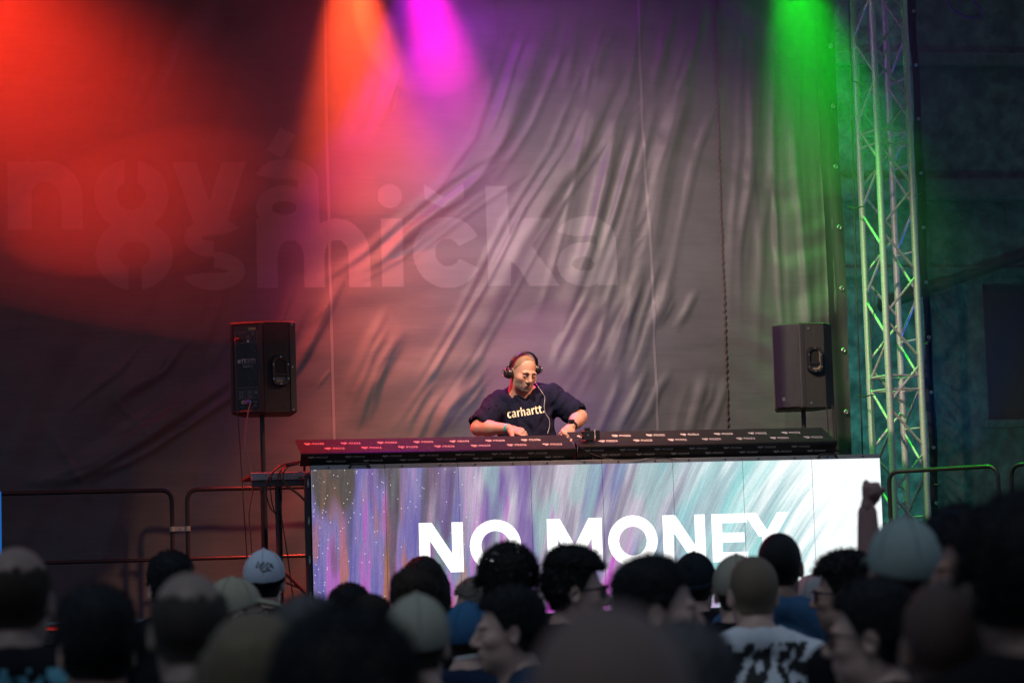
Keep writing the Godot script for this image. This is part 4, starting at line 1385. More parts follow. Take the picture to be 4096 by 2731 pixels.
	obj("rear_walls", body, mat("house_inside", lin(0.05, 0.05, 0.05), 0.95), h)
	# the side net: a dark see-through mesh with a black edge and eyelets
	var net := thing("side_net", "dark see-through net with eyelet edge hanging beside truss tower", "net", Vector3.ZERO)
	var nm := mat("net_mesh", Color(lin(0.010, 0.014, 0.014), 0.74), 0.8)
	nm.transparency = BaseMaterial3D.TRANSPARENCY_ALPHA
	var a := at_z(3735, 1750, -3.0)
	var top := at_z(3690, 60, -3.0)
	var nn := noise(0.7, FastNoiseLite.TYPE_SIMPLEX, 2, 3)
	var g := MB.new()
	g.grid(40, 30, func(i: int, j: int): return Vector3(a.x + j * 0.12, STAGE_Y + i * 0.145, -3.0 + 0.05 * nn.get_noise_2d(j * 0.35, i * 0.08)), func(i: int, j: int): return Vector2(j, i))
	obj("mesh_sheet", g, nm, net)
	var ed := MB.new()
	ed.grid(40, 3, func(i: int, j: int): return Vector3(a.x - 0.05 + j * 0.035 + 0.008 * sin(i * 0.9), STAGE_Y + i * 0.145, -2.985 + 0.012 * sin(i * 0.5 + j)), func(i: int, j: int): return Vector2(j, i))
	obj("edge_band", ed, mat("net_edge", lin(0.008, 0.009, 0.01), 0.7), net)
	for k in 12:
		var e := MB.new()
		e.lathe([Vector2(0.006, 0.0), Vector2(0.006, 0.005), Vector2(0.01, 0.008), Vector2(0.014, 0.004), Vector2(0.015, 0.0)], 12, Transform3D(Basis(Vector3.RIGHT, PI / 2), Vector3(a.x - 0.012, STAGE_Y + 0.3 + k * 0.46, -2.97)))
		obj("eyelet", e, mat("eyelet_metal", lin(0.6, 0.58, 0.52), 0.3, 1.0), net)
	# truss tower, rails
	var alu := grainy(mat("truss_alu", lin(0.66, 0.64, 0.62), 0.45, 0.3), 3.0, 0.1, 0.2)
	var tb := at_z(3567, 1750, -2.35)
	truss("truss_tower", "silver aluminium truss tower tied to the right edge of backdrop", "", Vector3(tb.x, STAGE_Y, tb.z), deg_to_rad(11.0), 6.1, true, alu, 0.09)
	truss("lighting_truss", "silver lighting truss hung under the roof at the rear", "", Vector3(-4.6, 6.95, -1.2), 0.0, 10.6, false, alu)
	truss("lighting_truss", "silver lighting truss hung under the roof at the front", "", Vector3(-4.6, 7.05, 2.2), 0.0, 10.6, false, alu)
	var ties := mat("tie_black", lin(0.015, 0.015, 0.016), 0.7)
	for e in [[3455, 328, 3420, 326], [3445, 827, 3395, 827], [3485, 1580, 3430, 1580], [3665, 782, 3705, 750], [3700, 1376, 3730, 1344], [3740, 1938, 3765, 1938]]:
		var p0 := at_z(e[0], e[1], -2.32)
		var p1 := at_z(e[2], e[3], -2.5)
		var tb2 := MB.new()
		tb2.tube(spline([p0 + Vector3(0.02, 0, 0.02), p0, p0.lerp(p1, 0.5) + Vector3(0, -0.012, 0), p1], 4), 0.006, 6)
		tag(obj("cable_tie", tb2, ties), ("black tie strap lashing backdrop hem to the truss tower" if e[2] < e[0] else "black tie strap lashing side net edge to the truss tower"), "strap", "ties on the truss tower")
	var brown := grainy(mat("rail_brown", lin(0.035, 0.02, 0.016), 0.4), 4.0, 0.1, 0.3)
	var nearb := mat("rail_black", lin(0.014, 0.014, 0.015), 0.35)
	var zinc := mat("clamp_zinc", lin(0.55, 0.50, 0.38), 0.4, 0.8)
	guard_rail("brown tube stage railing ending at the zinc clamp, before the dark cloth corner", Vector3(-2.85, STAGE_Y, -2.3), Vector3(-0.785, STAGE_Y, -2.3), brown, "railings along the rear stage edge")
	guard_rail("brown tube stage railing running behind the LED wall", Vector3(-0.67, STAGE_Y, -2.3), Vector3(1.4, STAGE_Y, -2.3), brown, "railings along the rear stage edge")
	rail_clamp("zinc clamp joining two brown railings", Vector3(-0.728, 2.187, -2.28), Vector3.RIGHT, zinc)
	var ra := at_z(3556, 1880, -1.9)
	var rb := at_z(3992, 1852, -1.2)
	ra.y = STAGE_Y; rb.y = STAGE_Y
	guard_rail("black tube stage railing in front of truss tower foot", ra, rb, nearb, "black railings at the stage side")
	var dr := (rb - ra).normalized()
	guard_rail("black tube stage railing beyond the pale clamp", rb + dr * 0.11, rb + dr * 1.6, nearb, "black railings at the stage side")
	rail_clamp("pale clamp joining two black railings", at_z(4032, 2022, -1.17), dr, mat("clamp_pale", lin(0.5, 0.5, 0.45), 0.5, 0.5), 0.12)
	var lp := MB.new()
	lp.tube(spline([at_z(3760, -60, -1.6), at_z(3800, 20, -1.6), at_z(3860, 65, -1.6), at_z(3915, 70, -1.6), at_z(3925, 40, -1.6), at_z(3880, -20, -1.6), at_z(3850, -80, -1.6)], 6), 0.008, 6)
	tag(obj("cable", lp, mat("cable_violet", lin(0.10, 0.03, 0.28), 0.5)), "violet cable loop hanging from the roof", "cable", "cables on the stage")

# ---------------------------------------------------------------- stage lamps
func lamp(label: String, at: Vector3, to: Vector3, c: Color, energy: float, half: float, soft: float, size := 0.06) -> void:
	var t := thing("stage_lamp", label, "stage lamp", at, "lamps on the lighting trusses")
	var dir := (to - at).normalized()
	var bs := Basis.looking_at(dir, Vector3.UP if absf(dir.y) < 0.95 else Vector3.RIGHT)
	var blk := mat("lamp_black", lin(0.012, 0.012, 0.012), 0.5)
	var b := MB.new()
	b.lathe([Vector2(0.0, -0.30), Vector2(0.07, -0.29), Vector2(0.10, -0.22), Vector2(0.11, -0.08), Vector2(0.105, -0.02), Vector2(0.095, -0.025)], 20, Transform3D(bs * Basis(Vector3.RIGHT, -PI / 2), Vector3.ZERO))
	obj("housing", b, blk, t)
	var y := MB.new()
	y.tube(rounded([bs * Vector3(-0.125, 0, 0.12), Vector3(-0.14 * bs.x.x, 0.27, -0.14 * bs.x.z), Vector3(0.14 * bs.x.x, 0.27, 0.14 * bs.x.z), bs * Vector3(0.125, 0, 0.12)], 0.04), 0.012, 6)
	obj("yoke", y, blk, t)
	var k := MB.new()
	k.box(Vector3(0, 0.31, 0), Vector3(0.05, 0.09, 0.05), Basis.IDENTITY, 0.005)
	obj("hook", k, blk, t)
	var gm := mat("lens_" + c.to_html(), lin(0.05, 0.05, 0.05), 0.3)
	gm.emission_enabled = true
	gm.emission = c
	gm.emission_energy_multiplier = 2.0
	var e := MB.new()
	e.lathe([Vector2(0.094, -0.030), Vector2(0.06, -0.018), Vector2(0.0, -0.012)], 20, Transform3D(bs * Basis(Vector3.RIGHT, -PI / 2), Vector3.ZERO))
	obj("lens", e, gm, t)
	var s := SpotLight3D.new()
	s.name = "beam"
	s.light_color = c
	s.light_energy = energy
	s.spot_angle = half
	s.spot_angle_attenuation = soft
	s.spot_range = 40.0
	s.spot_attenuation = 2.0
	s.light_size = size
	s.shadow_enabled = true
	t.add_child(s)
	s.basis = bs
	s.position = dir * 0.03

func puff(parent: Node3D, at: Vector3, size: Vector3, m: FogMaterial, turn := 0.0) -> void:
	var f := FogVolume.new()
	f.name = "puff"
	f.shape = RenderingServer.FOG_VOLUME_SHAPE_ELLIPSOID
	f.size = size
	f.material = m
	parent.add_child(f, true)
	f.position = at
	f.rotation.z = turn

# ---------------------------------------------------------------- people
func head_field(cell: float, extra: float) -> Field:
	# face towards +z, origin in the middle of the head, top at y = 0.128
	var f := Field.new(Vector3(-0.135, -0.25, -0.165), Vector3(0.135, 0.185, 0.16), cell)
	f.extra = extra
	f.ell(Vector3(0, 0.036, -0.018), Vector3(0.076, 0.092, 0.096), 0.02)
	f.ell(Vector3(0, -0.03, 0.018), Vector3(0.064, 0.085, 0.070), 0.03)
	f.extra = 0.0
	f.ell(Vector3(0, -0.074, 0.026), Vector3(0.052, 0.045, 0.055), 0.03)
	f.ell(Vector3(0, -0.101, 0.058), Vector3(0.024, 0.019, 0.022), 0.02)
	for s in [-1.0, 1.0]:
		f.ell(Vector3(s * 0.043, -0.022, 0.055), Vector3(0.022, 0.020, 0.024), 0.025)
		f.ell(Vector3(s * 0.026, 0.022, 0.080), Vector3(0.026, 0.009, 0.012), 0.014)
		f.ell(Vector3(s * 0.031, 0.001, 0.098), Vector3(0.019, 0.014, 0.018), 0.012, true)
		f.ell(Vector3(s * 0.031, 0.000, 0.074), Vector3(0.0145, 0.0125, 0.014), 0.004)
		f.ell(Vector3(s * 0.078, -0.006, -0.012), Vector3(0.009, 0.033, 0.021), 0.008, false, Basis(Vector3.UP, s * 0.45))
		f.ell(Vector3(s * 0.088, -0.004, -0.008), Vector3(0.006, 0.018, 0.010), 0.005, true)
	f.cap(Vector3(0, 0.016, 0.084), Vector3(0, -0.026, 0.106), 0.008, 0.0125, 0.014)
	f.ell(Vector3(0, -0.033, 0.104), Vector3(0.014, 0.011, 0.013), 0.008)
	for s in [-1.0, 1.0]: f.ell(Vector3(s * 0.013, -0.037, 0.094), Vector3(0.009, 0.008, 0.011), 0.006)
	f.ell(Vector3(0, -0.061, 0.084), Vector3(0.024, 0.006, 0.010), 0.008)
	f.ell(Vector3(0, -0.073, 0.082), Vector3(0.020, 0.007, 0.010), 0.008)
	f.cap(Vector3(-0.021, -0.067, 0.092), Vector3(0.021, -0.067, 0.092), 0.0022, 0.0022, 0.004, true)
	f.cap(Vector3(0, -0.07, -0.018), Vector3(0, -0.25, -0.04), 0.056, 0.062, 0.03)
	return f
func hairline(p: Vector3) -> float:
	# lowest y where hair grows, from forehead to nape
	if p.z > 0.055: return 0.072
	if p.z > 0.005: return lerpf(-0.012, 0.072, (p.z - 0.005) / 0.05)
	return lerpf(-0.060, -0.012, clampf((p.z + 0.05) / 0.055, 0.0, 1.0))
func skull_shell(p: Vector3, t: float) -> float:
	var q := p - Vector3(0, 0.036, -0.018)
	var r := Vector3(0.076 + t, 0.092 + t, 0.096 + t)
	var k0 := (q / r).length()
	return k0 * (k0 - 1.0) / maxf((q / (r * r)).length(), 1e-6)
func hair_mesh(base: Field, style: String) -> ArrayMesh:
	var f := Field.new(base.o, base.o, base.c)
	f.nx = base.nx; f.ny = base.ny; f.nz = base.nz
	f.d = base.d.duplicate()
	if style == "long":
		f.ell(Vector3(0, -0.10, -0.055), Vector3(0.088, 0.14, 0.055), 0.05)
		f.ell(Vector3(0, -0.17, -0.075), Vector3(0.095, 0.10, 0.04), 0.04)
		for s in [-1.0, 1.0]: f.ell(Vector3(s * 0.070, -0.09, -0.005), Vector3(0.022, 0.12, 0.035), 0.03)
	var n := noise(1.0, FastNoiseLite.TYPE_SIMPLEX, 3, 71 + style.length())
	var fn := func(p: Vector3, d: float) -> float:
		var g := hairline(p)
		if style != "long" and style != "beard" and style != "cap" and style != "cap_band":      # ears stay free
			var er := Vector3(0.030, 0.042, 0.030)
			var q := (Vector3(absf(p.x), p.y, p.z) - Vector3(0.084, -0.010, -0.010)) / er
			if q.length_squared() < 1.0: return maxf(d, 0.004)
		match style:
			"buzz":
				return maxf(d - 0.0042, g - p.y)
			"crop":
				var hi := g + 0.012 + 0.012 * n.get_noise_3d(p.x * 90, p.y * 90, p.z * 90)
				return maxf(d - 0.0015 - 0.001 * n.get_noise_3d(p.x * 300, p.y * 300, p.z * 300), maxf(hi - p.y, (p.z - 0.045) - maxf(0.0, p.y - 0.09) * 0.6))
			"ring":
				var up := p.y - 0.062 - 0.02 * n.get_noise_3d(p.x * 30, p.y * 30, p.z * 30) + maxf(p.z, -0.03) * 0.3
				return maxf(d - 0.006, maxf(g - p.y, up))
			"short":
				var t := 0.010 + 0.014 * smoothstep(0.03, 0.12, p.y) + 0.006 * n.get_noise_3d(p.x * 60, p.y * 40, p.z * 60)
				return maxf(d - t, g - p.y)
			"quiff":
				var t := 0.010 + 0.026 * smoothstep(0.04, 0.13, p.y + p.z * 0.25) + 0.010 * n.get_noise_3d(p.x * 45, p.y * 30, p.z * 45)
				return maxf(d - t, g - p.y)
			"curly":
				var t := 0.022 + 0.012 * smoothstep(0.0, 0.12, p.y) + 0.016 * n.get_noise_3d(p.x * 70, p.y * 70, p.z * 70)
				return maxf(d - t, g - p.y)
			"long":
				var t := 0.014 + 0.006 * n.get_noise_3d(p.x * 70, p.y * 12, p.z * 70)
				var low := -0.22
				var face := 0.06 - absf(p.x) * 0.6 if p.y < 0.075 else 1.0
				return maxf(maxf(d - t, low - p.y), p.z - face)
			"cap":
				return maxf(skull_shell(p, 0.0125), 0.020 + 0.30 * p.z - p.y)
			"cap_band":
				return maxf(skull_shell(p, 0.0145), maxf(0.012 + 0.30 * p.z - p.y, p.y - 0.038 - 0.30 * p.z))
			"beard":
				var lip := Vector2(p.x / 0.030, (p.y + 0.066) / 0.013).length() - 1.0
				var up := p.y + 0.046 - 0.1 * maxf(0.0, absf(p.x) - 0.02) + maxf(0.0, 0.05 - p.z) * 0.4
				var t := 0.0012 + 0.0025 * n.get_noise_3d(p.x * 260, p.y * 260, p.z * 260)
				var patch := 0.006 * n.get_noise_3d(p.x * 120, p.y * 120, p.z * 120)
				return maxf(maxf(d - t, up + patch), maxf(-lip * 0.015, maxf(-0.125 - p.y, 0.03 - p.z + patch)))
		return d
	f.bend(fn)
	if style == "cap":
		f.ell(Vector3(0, 0.040, 0.105), Vector3(0.070, 0.012, 0.078), 0.008, false, Basis(Vector3.RIGHT, 0.22))
		f.ell(Vector3(0, 0.020, 0.110), Vector3(0.066, 0.018, 0.085), 0.006, true, Basis(Vector3.RIGHT, 0.22))
		f.ell(Vector3(0, 0.142, -0.018), Vector3(0.008, 0.005, 0.008), 0.004)
	var b := MB.new()
	f.net(b)
	if style in ["short", "quiff", "curly", "long", "ring"]:
		# tufts that break the outline
		rng.seed = 300 + style.length()
		var m := b.v.size()
		var ln: float = {"short": 0.011, "quiff": 0.016, "curly": 0.016, "long": 0.035, "ring": 0.006}[style]
		for k in 3800:
			var i := rng.randi_range(0, m - 1)
			var p := b.v[i]
			var n0 := b.n[i]
			if p.y < hairline(p) + 0.004 and style != "long": continue
			var rnd := Vector3(rng.randf_range(-1, 1), rng.randf_range(-1, 1), rng.randf_range(-1, 1))
			var d := (n0 + rnd * 0.8 + (Vector3(0, -2.2, -0.3) if style == "long" else Vector3(0, 0.15, 0.2))).normalized()
			var w := n0.cross(d).normalized() * 0.0016
			var l := ln * rng.randf_range(0.5, 1.4)
			if w.length_squared() < 1e-9: continue
			var q := b.v.size()
			b.v.append(p - n0 * 0.002 - w); b.v.append(p - n0 * 0.002 + w); b.v.append(p + d * l)
			for e in 3:
				b.n.append(n0); b.uv.append(Vector2.ZERO)
			var fc := (b.v[q + 1] - b.v[q]).cross(b.v[q + 2] - b.v[q])
			if fc.dot(n0) > 0.0: b.ix.append_array(PackedInt32Array([q, q + 2, q + 1]))
			else: b.ix.append_array(PackedInt32Array([q, q + 1, q + 2]))
	return b.mesh()
func hand_mb(cell: float, curl: Array, thumb_in := 0.0) -> MB:
	# right hand: wrist at the origin, fingers to +y, back of the hand to +z, thumb to -x
	var f := Field.new(Vector3(-0.085, -0.05, -0.11), Vector3(0.06, 0.2, 0.045), cell)
	f.cap(Vector3(0, -0.05, 0), Vector3(0, 0.015, 0), 0.026, 0.027, 0.01, false, Vector3(1, 1, 0.8))
	f.cap(Vector3(0, 0.03, 0), Vector3(0, 0.072, 0), 0.033, 0.037, 0.015, false, Vector3(1, 1, 0.42))
	var xs := [-0.028, -0.010, 0.009, 0.026]
	var ln := [0.074, 0.082, 0.076, 0.060]
	for i in 4:
		var p := Vector3(xs[i], 0.088 - absf(xs[i] + 0.008) * 0.25, 0.0)
		var a := 0.0
		var r := 0.0092 if i < 3 else 0.008
		for k in 3:
			a += deg_to_rad(curl[i][k])
			var d := Vector3(xs[i] * 0.9, cos(a), -sin(a)).normalized()
			var q: Vector3 = p + d * (ln[i] * [0.46, 0.30, 0.26][k])
			f.cap(p, q, r, r * 0.92, 0.004)
			p = q
			r *= 0.92
	var t0 := Vector3(-0.026, 0.022, -0.006)
	var t1 := Vector3(-0.052, 0.050, -0.014).lerp(Vector3(-0.043, 0.048, -0.030), thumb_in)
	var t2 := Vector3(-0.060, 0.082, -0.018).lerp(Vector3(-0.030, 0.074, -0.050), thumb_in)
	var t3 := Vector3(-0.060, 0.104, -0.020).lerp(Vector3(-0.004, 0.074, -0.056), thumb_in)
	if thumb_in > 0.5: f.ell(Vector3(0, 0.066, -0.024), Vector3(0.036, 0.032, 0.024), 0.01)
	f.cap(t0, t1, 0.015, 0.012, 0.012)
	f.cap(t1, t2, 0.0115, 0.0105, 0.005)
	f.cap(t2, t3, 0.0105, 0.0085, 0.005)
	var b := MB.new()
	f.net(b)
	return b
func torso(f: Field, g: float) -> void:
	f.ell(Vector3(0, 1.275, -0.012), Vector3(0.172 + g, 0.20, 0.118 + g), 0.05)
	f.ell(Vector3(0, 1.06, 0.008), Vector3(0.158 + g, 0.19, 0.118 + g), 0.05)
	f.ell(Vector3(0, 0.92, 0.0), Vector3(0.165 + g, 0.12, 0.118 + g), 0.05)
	for s in [-1.0, 1.0]:
		f.cap(Vector3(s * 0.03, 1.505, -0.035), Vector3(s * 0.175, 1.430, -0.025), 0.048 + g, 0.058 + g, 0.04)
func arm_joints(s: float, raised: bool) -> Array:
	if raised: return [Vector3(s * 0.185, 1.44, -0.01), Vector3(s * 0.25, 1.69, 0.09), Vector3(s * 0.25, 1.95, 0.10)]
	return [Vector3(s * 0.185, 1.425, -0.02), Vector3(s * 0.235, 1.14, -0.04), Vector3(s * 0.235, 0.90, 0.04)]
var crowd_mesh := {}
func make_crowd_meshes() -> void:
	var hf := head_field(0.006, 0.05)
	var head := MB.new()
	hf.net(head)
	for s in ["buzz", "ring", "short", "quiff", "curly", "long", "cap", "cap_band"]: crowd_mesh[s] = hair_mesh(hf, s)
	var relaxed := hand_mb(0.005, [[20, 25, 15], [24, 28, 15], [28, 30, 18], [32, 32, 18]])
	var fist := hand_mb(0.0045, [[85, 95, 60], [85, 95, 60], [85, 95, 60], [85, 95, 60]], 1.0)
	for raised in [false, true]:
		var nm := "raised" if raised else "down"
		var f := Field.new(Vector3(-0.38, -0.02, -0.2), Vector3(0.38, 2.05 if raised else 1.6, 0.24), 0.015)
		torso(f, 0.0)
		f.cap(Vector3(0, 1.42, 0.0), Vector3(0, 1.55, -0.02), 0.05, 0.056, 0.03)
		var sh := Field.new(Vector3(-0.38, 0.78, -0.2), Vector3(0.38, 1.75 if raised else 1.6, 0.24), 0.013)
		torso(sh, 0.016)
		var tr := Field.new(Vector3(-0.26, 0.0, -0.2), Vector3(0.26, 1.02, 0.2), 0.015)
		tr.ell(Vector3(0, 0.92, 0.0), Vector3(0.178, 0.10, 0.130), 0.05)
		var body := MB.new()
		for s in [-1.0, 1.0]:
			var up: bool = raised and s > 0.0
			var j := arm_joints(s, up)
			f.cap(j[0], j[1], 0.052, 0.042, 0.03)
			f.cap(j[1], j[2], 0.050 if up else 0.043, 0.037 if up else 0.029, 0.02)
			sh.cap(j[0], j[0].lerp(j[1], 0.62), 0.074, 0.068, 0.03)
			f.cap(Vector3(s * 0.09, 0.90, 0), Vector3(s * 0.10, 0.50, 0.01), 0.085, 0.058, 0.03)
			f.cap(Vector3(s * 0.10, 0.50, 0.01), Vector3(s * 0.10, 0.06, -0.02), 0.056, 0.040, 0.02)
			f.cap(Vector3(s * 0.10, 0.04, -0.02), Vector3(s * 0.11, 0.03, 0.14), 0.038, 0.028, 0.02)
			tr.cap(Vector3(s * 0.09, 0.90, 0), Vector3(s * 0.10, 0.50, 0.01), 0.104, 0.080, 0.03)
			tr.cap(Vector3(s * 0.10, 0.50, 0.01), Vector3(s * 0.10, 0.09, -0.02), 0.078, 0.070, 0.02)
			var dir: Vector3 = (j[2] - j[1]).normalized()
			var xa := Vector3(-s, 0, 0) if not up else Vector3(0, 0, 1)
			var za := dir.cross(xa).normalized() if s < 0.0 else xa.cross(dir).normalized()
			# thumb forward: hands hang with the back of the hand outwards
			var yx := dir
			var zz: Vector3 = (Vector3(s, 0, 0) - yx * yx.x * s).normalized()
			var xx := yx.cross(zz)
			if s > 0.0: xx = yx.cross(zz)
			var tb := Basis(xx, yx, zz)
			if s < 0.0: tb = Basis(-xx, yx, zz)
			body.add(fist if up else relaxed, Transform3D(tb.scaled_local(Vector3.ONE * (1.12 if up else 1.0)), j[2]))
		sh.ell(Vector3(0, 1.60, -0.005), Vector3(0.082, 0.10, 0.085), 0.012, true)
		f.net(body)
		body.add(head, Transform3D(Basis.IDENTITY, Vector3(0, 1.652, 0.02)))
		crowd_mesh["body_" + nm] = body.mesh()
		var nz := noise(1.0, FastNoiseLite.TYPE_SIMPLEX, 3, 15)
		sh.bend(func(p: Vector3, d: float) -> float: return d + 0.006 * nz.get_noise_3d(p.x * 12, p.y * 6, p.z * 12))
		var b := MB.new()
		sh.net(b)
		crowd_mesh["shirt_" + nm] = b.mesh()
		if not raised:
			crowd_field = sh
			var c := MB.new()
			tr.net(c)
			crowd_mesh["trousers"] = c.mesh()
	var shoe := MB.new()
	for s in [-1.0, 1.0]:
		var q := Field.new(Vector3(s * 0.105 - 0.07, -0.01, -0.12), Vector3(s * 0.105 + 0.07, 0.14, 0.22), 0.01)
		q.cap(Vector3(s * 0.10, 0.045, -0.05), Vector3(s * 0.11, 0.032, 0.15), 0.048, 0.04, 0.02)
		q.cap(Vector3(s * 0.10, 0.08, -0.03), Vector3(s * 0.10, 0.05, 0.0), 0.05, 0.05, 0.03)
		q.below(Vector3.DOWN, -0.002)
		q.net(shoe)
	crowd_mesh["shoes"] = shoe.mesh()
	var sm := MB.new()
	for k in 3:
		var l := []
		for u in 21:
			var an := PI * (0.02 + 0.96 * u / 20.0)
			var az := PI * k / 3.0 + PI / 6.0
			l.append(Vector3(0, 0.036, -0.018) + Vector3(0.0885 * cos(an) * cos(az), 0.1045 * sin(an), 0.1085 * cos(an) * sin(az)))
		sm.tube(l, 0.0016, 5)
	crowd_mesh["cap_seams"] = sm.mesh()
	var fr := MB.new()
	var ln := MB.new()
	for s in [-1.0, 1.0]:
		ln.grid(7, 9, func(i: int, j: int): var a := (j / 8.0 - 0.5) * 0.052; var y := (i / 6.0 - 0.5) * 0.038; var k := 1.0 - pow(absf(y) / 0.024, 3) * 0.25; return Vector3(s * 0.033 + a * k, 0.002 + y, 0.105 - 6.0 * pow(s * 0.033 + a * k, 2)), func(i: int, j: int): return Vector2(j, i))
		fr.tube(spline([Vector3(s * 0.060, 0.012, 0.086), Vector3(s * 0.076, 0.010, 0.05), Vector3(s * 0.082, 0.006, 0.0), Vector3(s * 0.080, -0.012, -0.025)], 4), 0.004, 6)
	fr.tube([Vector3(-0.058, 0.020, 0.088), Vector3(-0.03, 0.022, 0.102), Vector3(0, 0.012, 0.107), Vector3(0.03, 0.022, 0.102), Vector3(0.058, 0.020, 0.088)], 0.0035, 6)
	crowd_mesh["lens"] = ln.mesh()
	crowd_mesh["frame"] = fr.mesh()
var crowd_field: Field
func hair_mat(key: String, c: Color) -> StandardMaterial3D:
	if mats.has(key): return mats[key]
	var m := grainy(mat(key, c, 0.5, 0.0, 0.3), 1.0, 1.0, 0.45, 0.06)
	m.uv1_scale = Vector3(16, 4, 16)
	return m
func cloth_mat(key: String, c: Color) -> StandardMaterial3D:
	if mats.has(key): return mats[key]
	var m := grainy(mat(key, c, 0.95, 0.0, 0.1), 5.0, 0.3, 0.18, 0.04)
	return m
func person(label: String, px: float, py: float, d: float, face: float, style: String, hair: Color, skin: Color, shirt: Color, opt := {}) -> Node3D:
	# px, py: the top of the head in the photograph; d: distance; face: 0 = towards the stage, 90 = to the left, -90 = to the right
	var top := at_d(px, py, d)
	var tall := {"curly": 1.806, "quiff": 1.806, "cap": 1.795, "short": 1.797, "long": 1.795}
	var model: float = tall.get(style, 1.782)
	var sc := clampf(top.y / model, 0.86, 1.12)
	var t := thing("person", label, "person", Vector3(top.x, 0, top.z), "people in the crowd")
	var look := Vector3(ray(px, py).x, 0, ray(px, py).z).normalized()     # away from the camera
	t.rotation.y = atan2(look.x, look.z) + deg_to_rad(face)
	t.scale = Vector3.ONE * sc
	var up: bool = opt.get("raised", false)
	var nm := "raised" if up else "down"
	var sm := grainy(mat("skin_" + skin.to_html(), skin, 0.5, 0.0, 0.45), 6.0, 0.25, 0.2, 0.05)
	put("body", crowd_mesh["body_" + nm], sm, t)
	var cm := cloth_mat("cloth_" + shirt.to_html(), shirt)
	var so := put("shirt", crowd_mesh["shirt_" + nm], cm, t)
	put("trousers", crowd_mesh["trousers"], cloth_mat("cloth_trousers", lin(0.02, 0.022, 0.03)), t)
	put("shoes", crowd_mesh["shoes"], cloth_mat("cloth_shoes", lin(0.03, 0.03, 0.03)), t)
	var hd := Vector3(0, 1.652, 0.02)
	if style == "cap":
		var hm := put("hair", crowd_mesh["buzz"], hair_mat("hair_" + hair.to_html(), hair), t)
		hm.position = hd
		var cc: Color = opt["cap"]
		var c := put("cap", crowd_mesh["cap"], cloth_mat("cap_" + cc.to_html(), cc), t)
		c.position = hd
		put("cap_seams", crowd_mesh["cap_seams"], cloth_mat("cap_seam_" + cc.to_html(), cc.darkened(0.3)), c)
		if opt.has("band"):
			var bc: Color = opt["band"]
			put("cap_band", crowd_mesh["cap_band"], cloth_mat("cap_" + bc.to_html(), bc), c)
		if opt.get("scribble", false):
			var q := MB.new()
			var w := [[-0.55, 0.25], [-0.35, 0.45], [-0.5, 0.38], [-0.2, 0.2], [-0.28, 0.48], [-0.05, 0.25], [-0.1, 0.5], [0.1, 0.35], [0.05, 0.18], [0.2, 0.52], [0.3, 0.3], [-0.4, 0.15], [0.0, 0.12]]
			var l := []
			for e in w: l.append(Vector3(0, 0.036, -0.018) + Vector3(0.0895 * sin(e[0]) * cos(e[1]), 0.106 * sin(e[1]), -0.110 * cos(e[0]) * cos(e[1])))
			q.tube(l, 0.0035, 6)
			obj("scribble", q, mat("scribble_ink", lin(0.02, 0.02, 0.03), 0.8), c)
	elif style != "bald":
		var hm := put("hair", crowd_mesh[style], hair_mat("hair_" + hair.to_html(), hair), t)
		hm.position = hd
	if opt.get("shades", false):
		var g := put("sunglasses", crowd_mesh["frame"], mat("shades_frame", lin(0.01, 0.01, 0.01), 0.3), t)
		g.position = hd
		put("lenses", crowd_mesh["lens"], mat("shades_lens", lin(0.012, 0.014, 0.02), 0.08, 0.0, 0.8), g)
	if opt.has("print"):
		# dark print on the back of the shirt, following its surface
		var n := noise(1.0, FastNoiseLite.TYPE_SIMPLEX, 2, opt["print"])
		var b := MB.new()
		var st := 0.009
		for i in 46:
			for j in 40:
				var x := (j - 20) * st
				var y := 1.50 - i * st
				var v := n.get_noise_2d(x * 16.0 + y * 5.0, y * 13.0) + 0.25 * n.get_noise_2d(x * 60.0, y * 60.0) + (0.28 if absf(y - 1.47 + x * x * 3.0) < 0.02 else 0.0)
				var lim: float = 0.05 if absf(x) < 0.16 else 2.0
				if v < lim: continue
				var q := []
				for e in [[0, 0], [1, 0], [1, 1], [0, 1]]:
					q.append(crowd_field.onto(Vector3(x + e[0] * st, y - e[1] * st, -0.25), Vector3.BACK) + Vector3(0, 0, -0.003))
				b.poly(q, Vector3.FORWARD)
		var ic: Color = opt.get("ink", lin(0.012, 0.012, 0.012))
		put("back_print", b.mesh(), mat("ink_" + ic.to_html(), ic, 0.8), so)
	if opt.get("cigarette", false):
		var c := MB.new()
		c.tube([Vector3(0.0, 1.585, 0.115), Vector3(0.012, 1.578, 0.185)], 0.0042, 8)
		var cg := obj("cigarette", c, mat("cigarette", lin(0.75, 0.72, 0.68), 0.8))
		tag(cg, "white cigarette in the mouth of the bearded man", "cigarette")
		cg.transform = t.transform
	return t
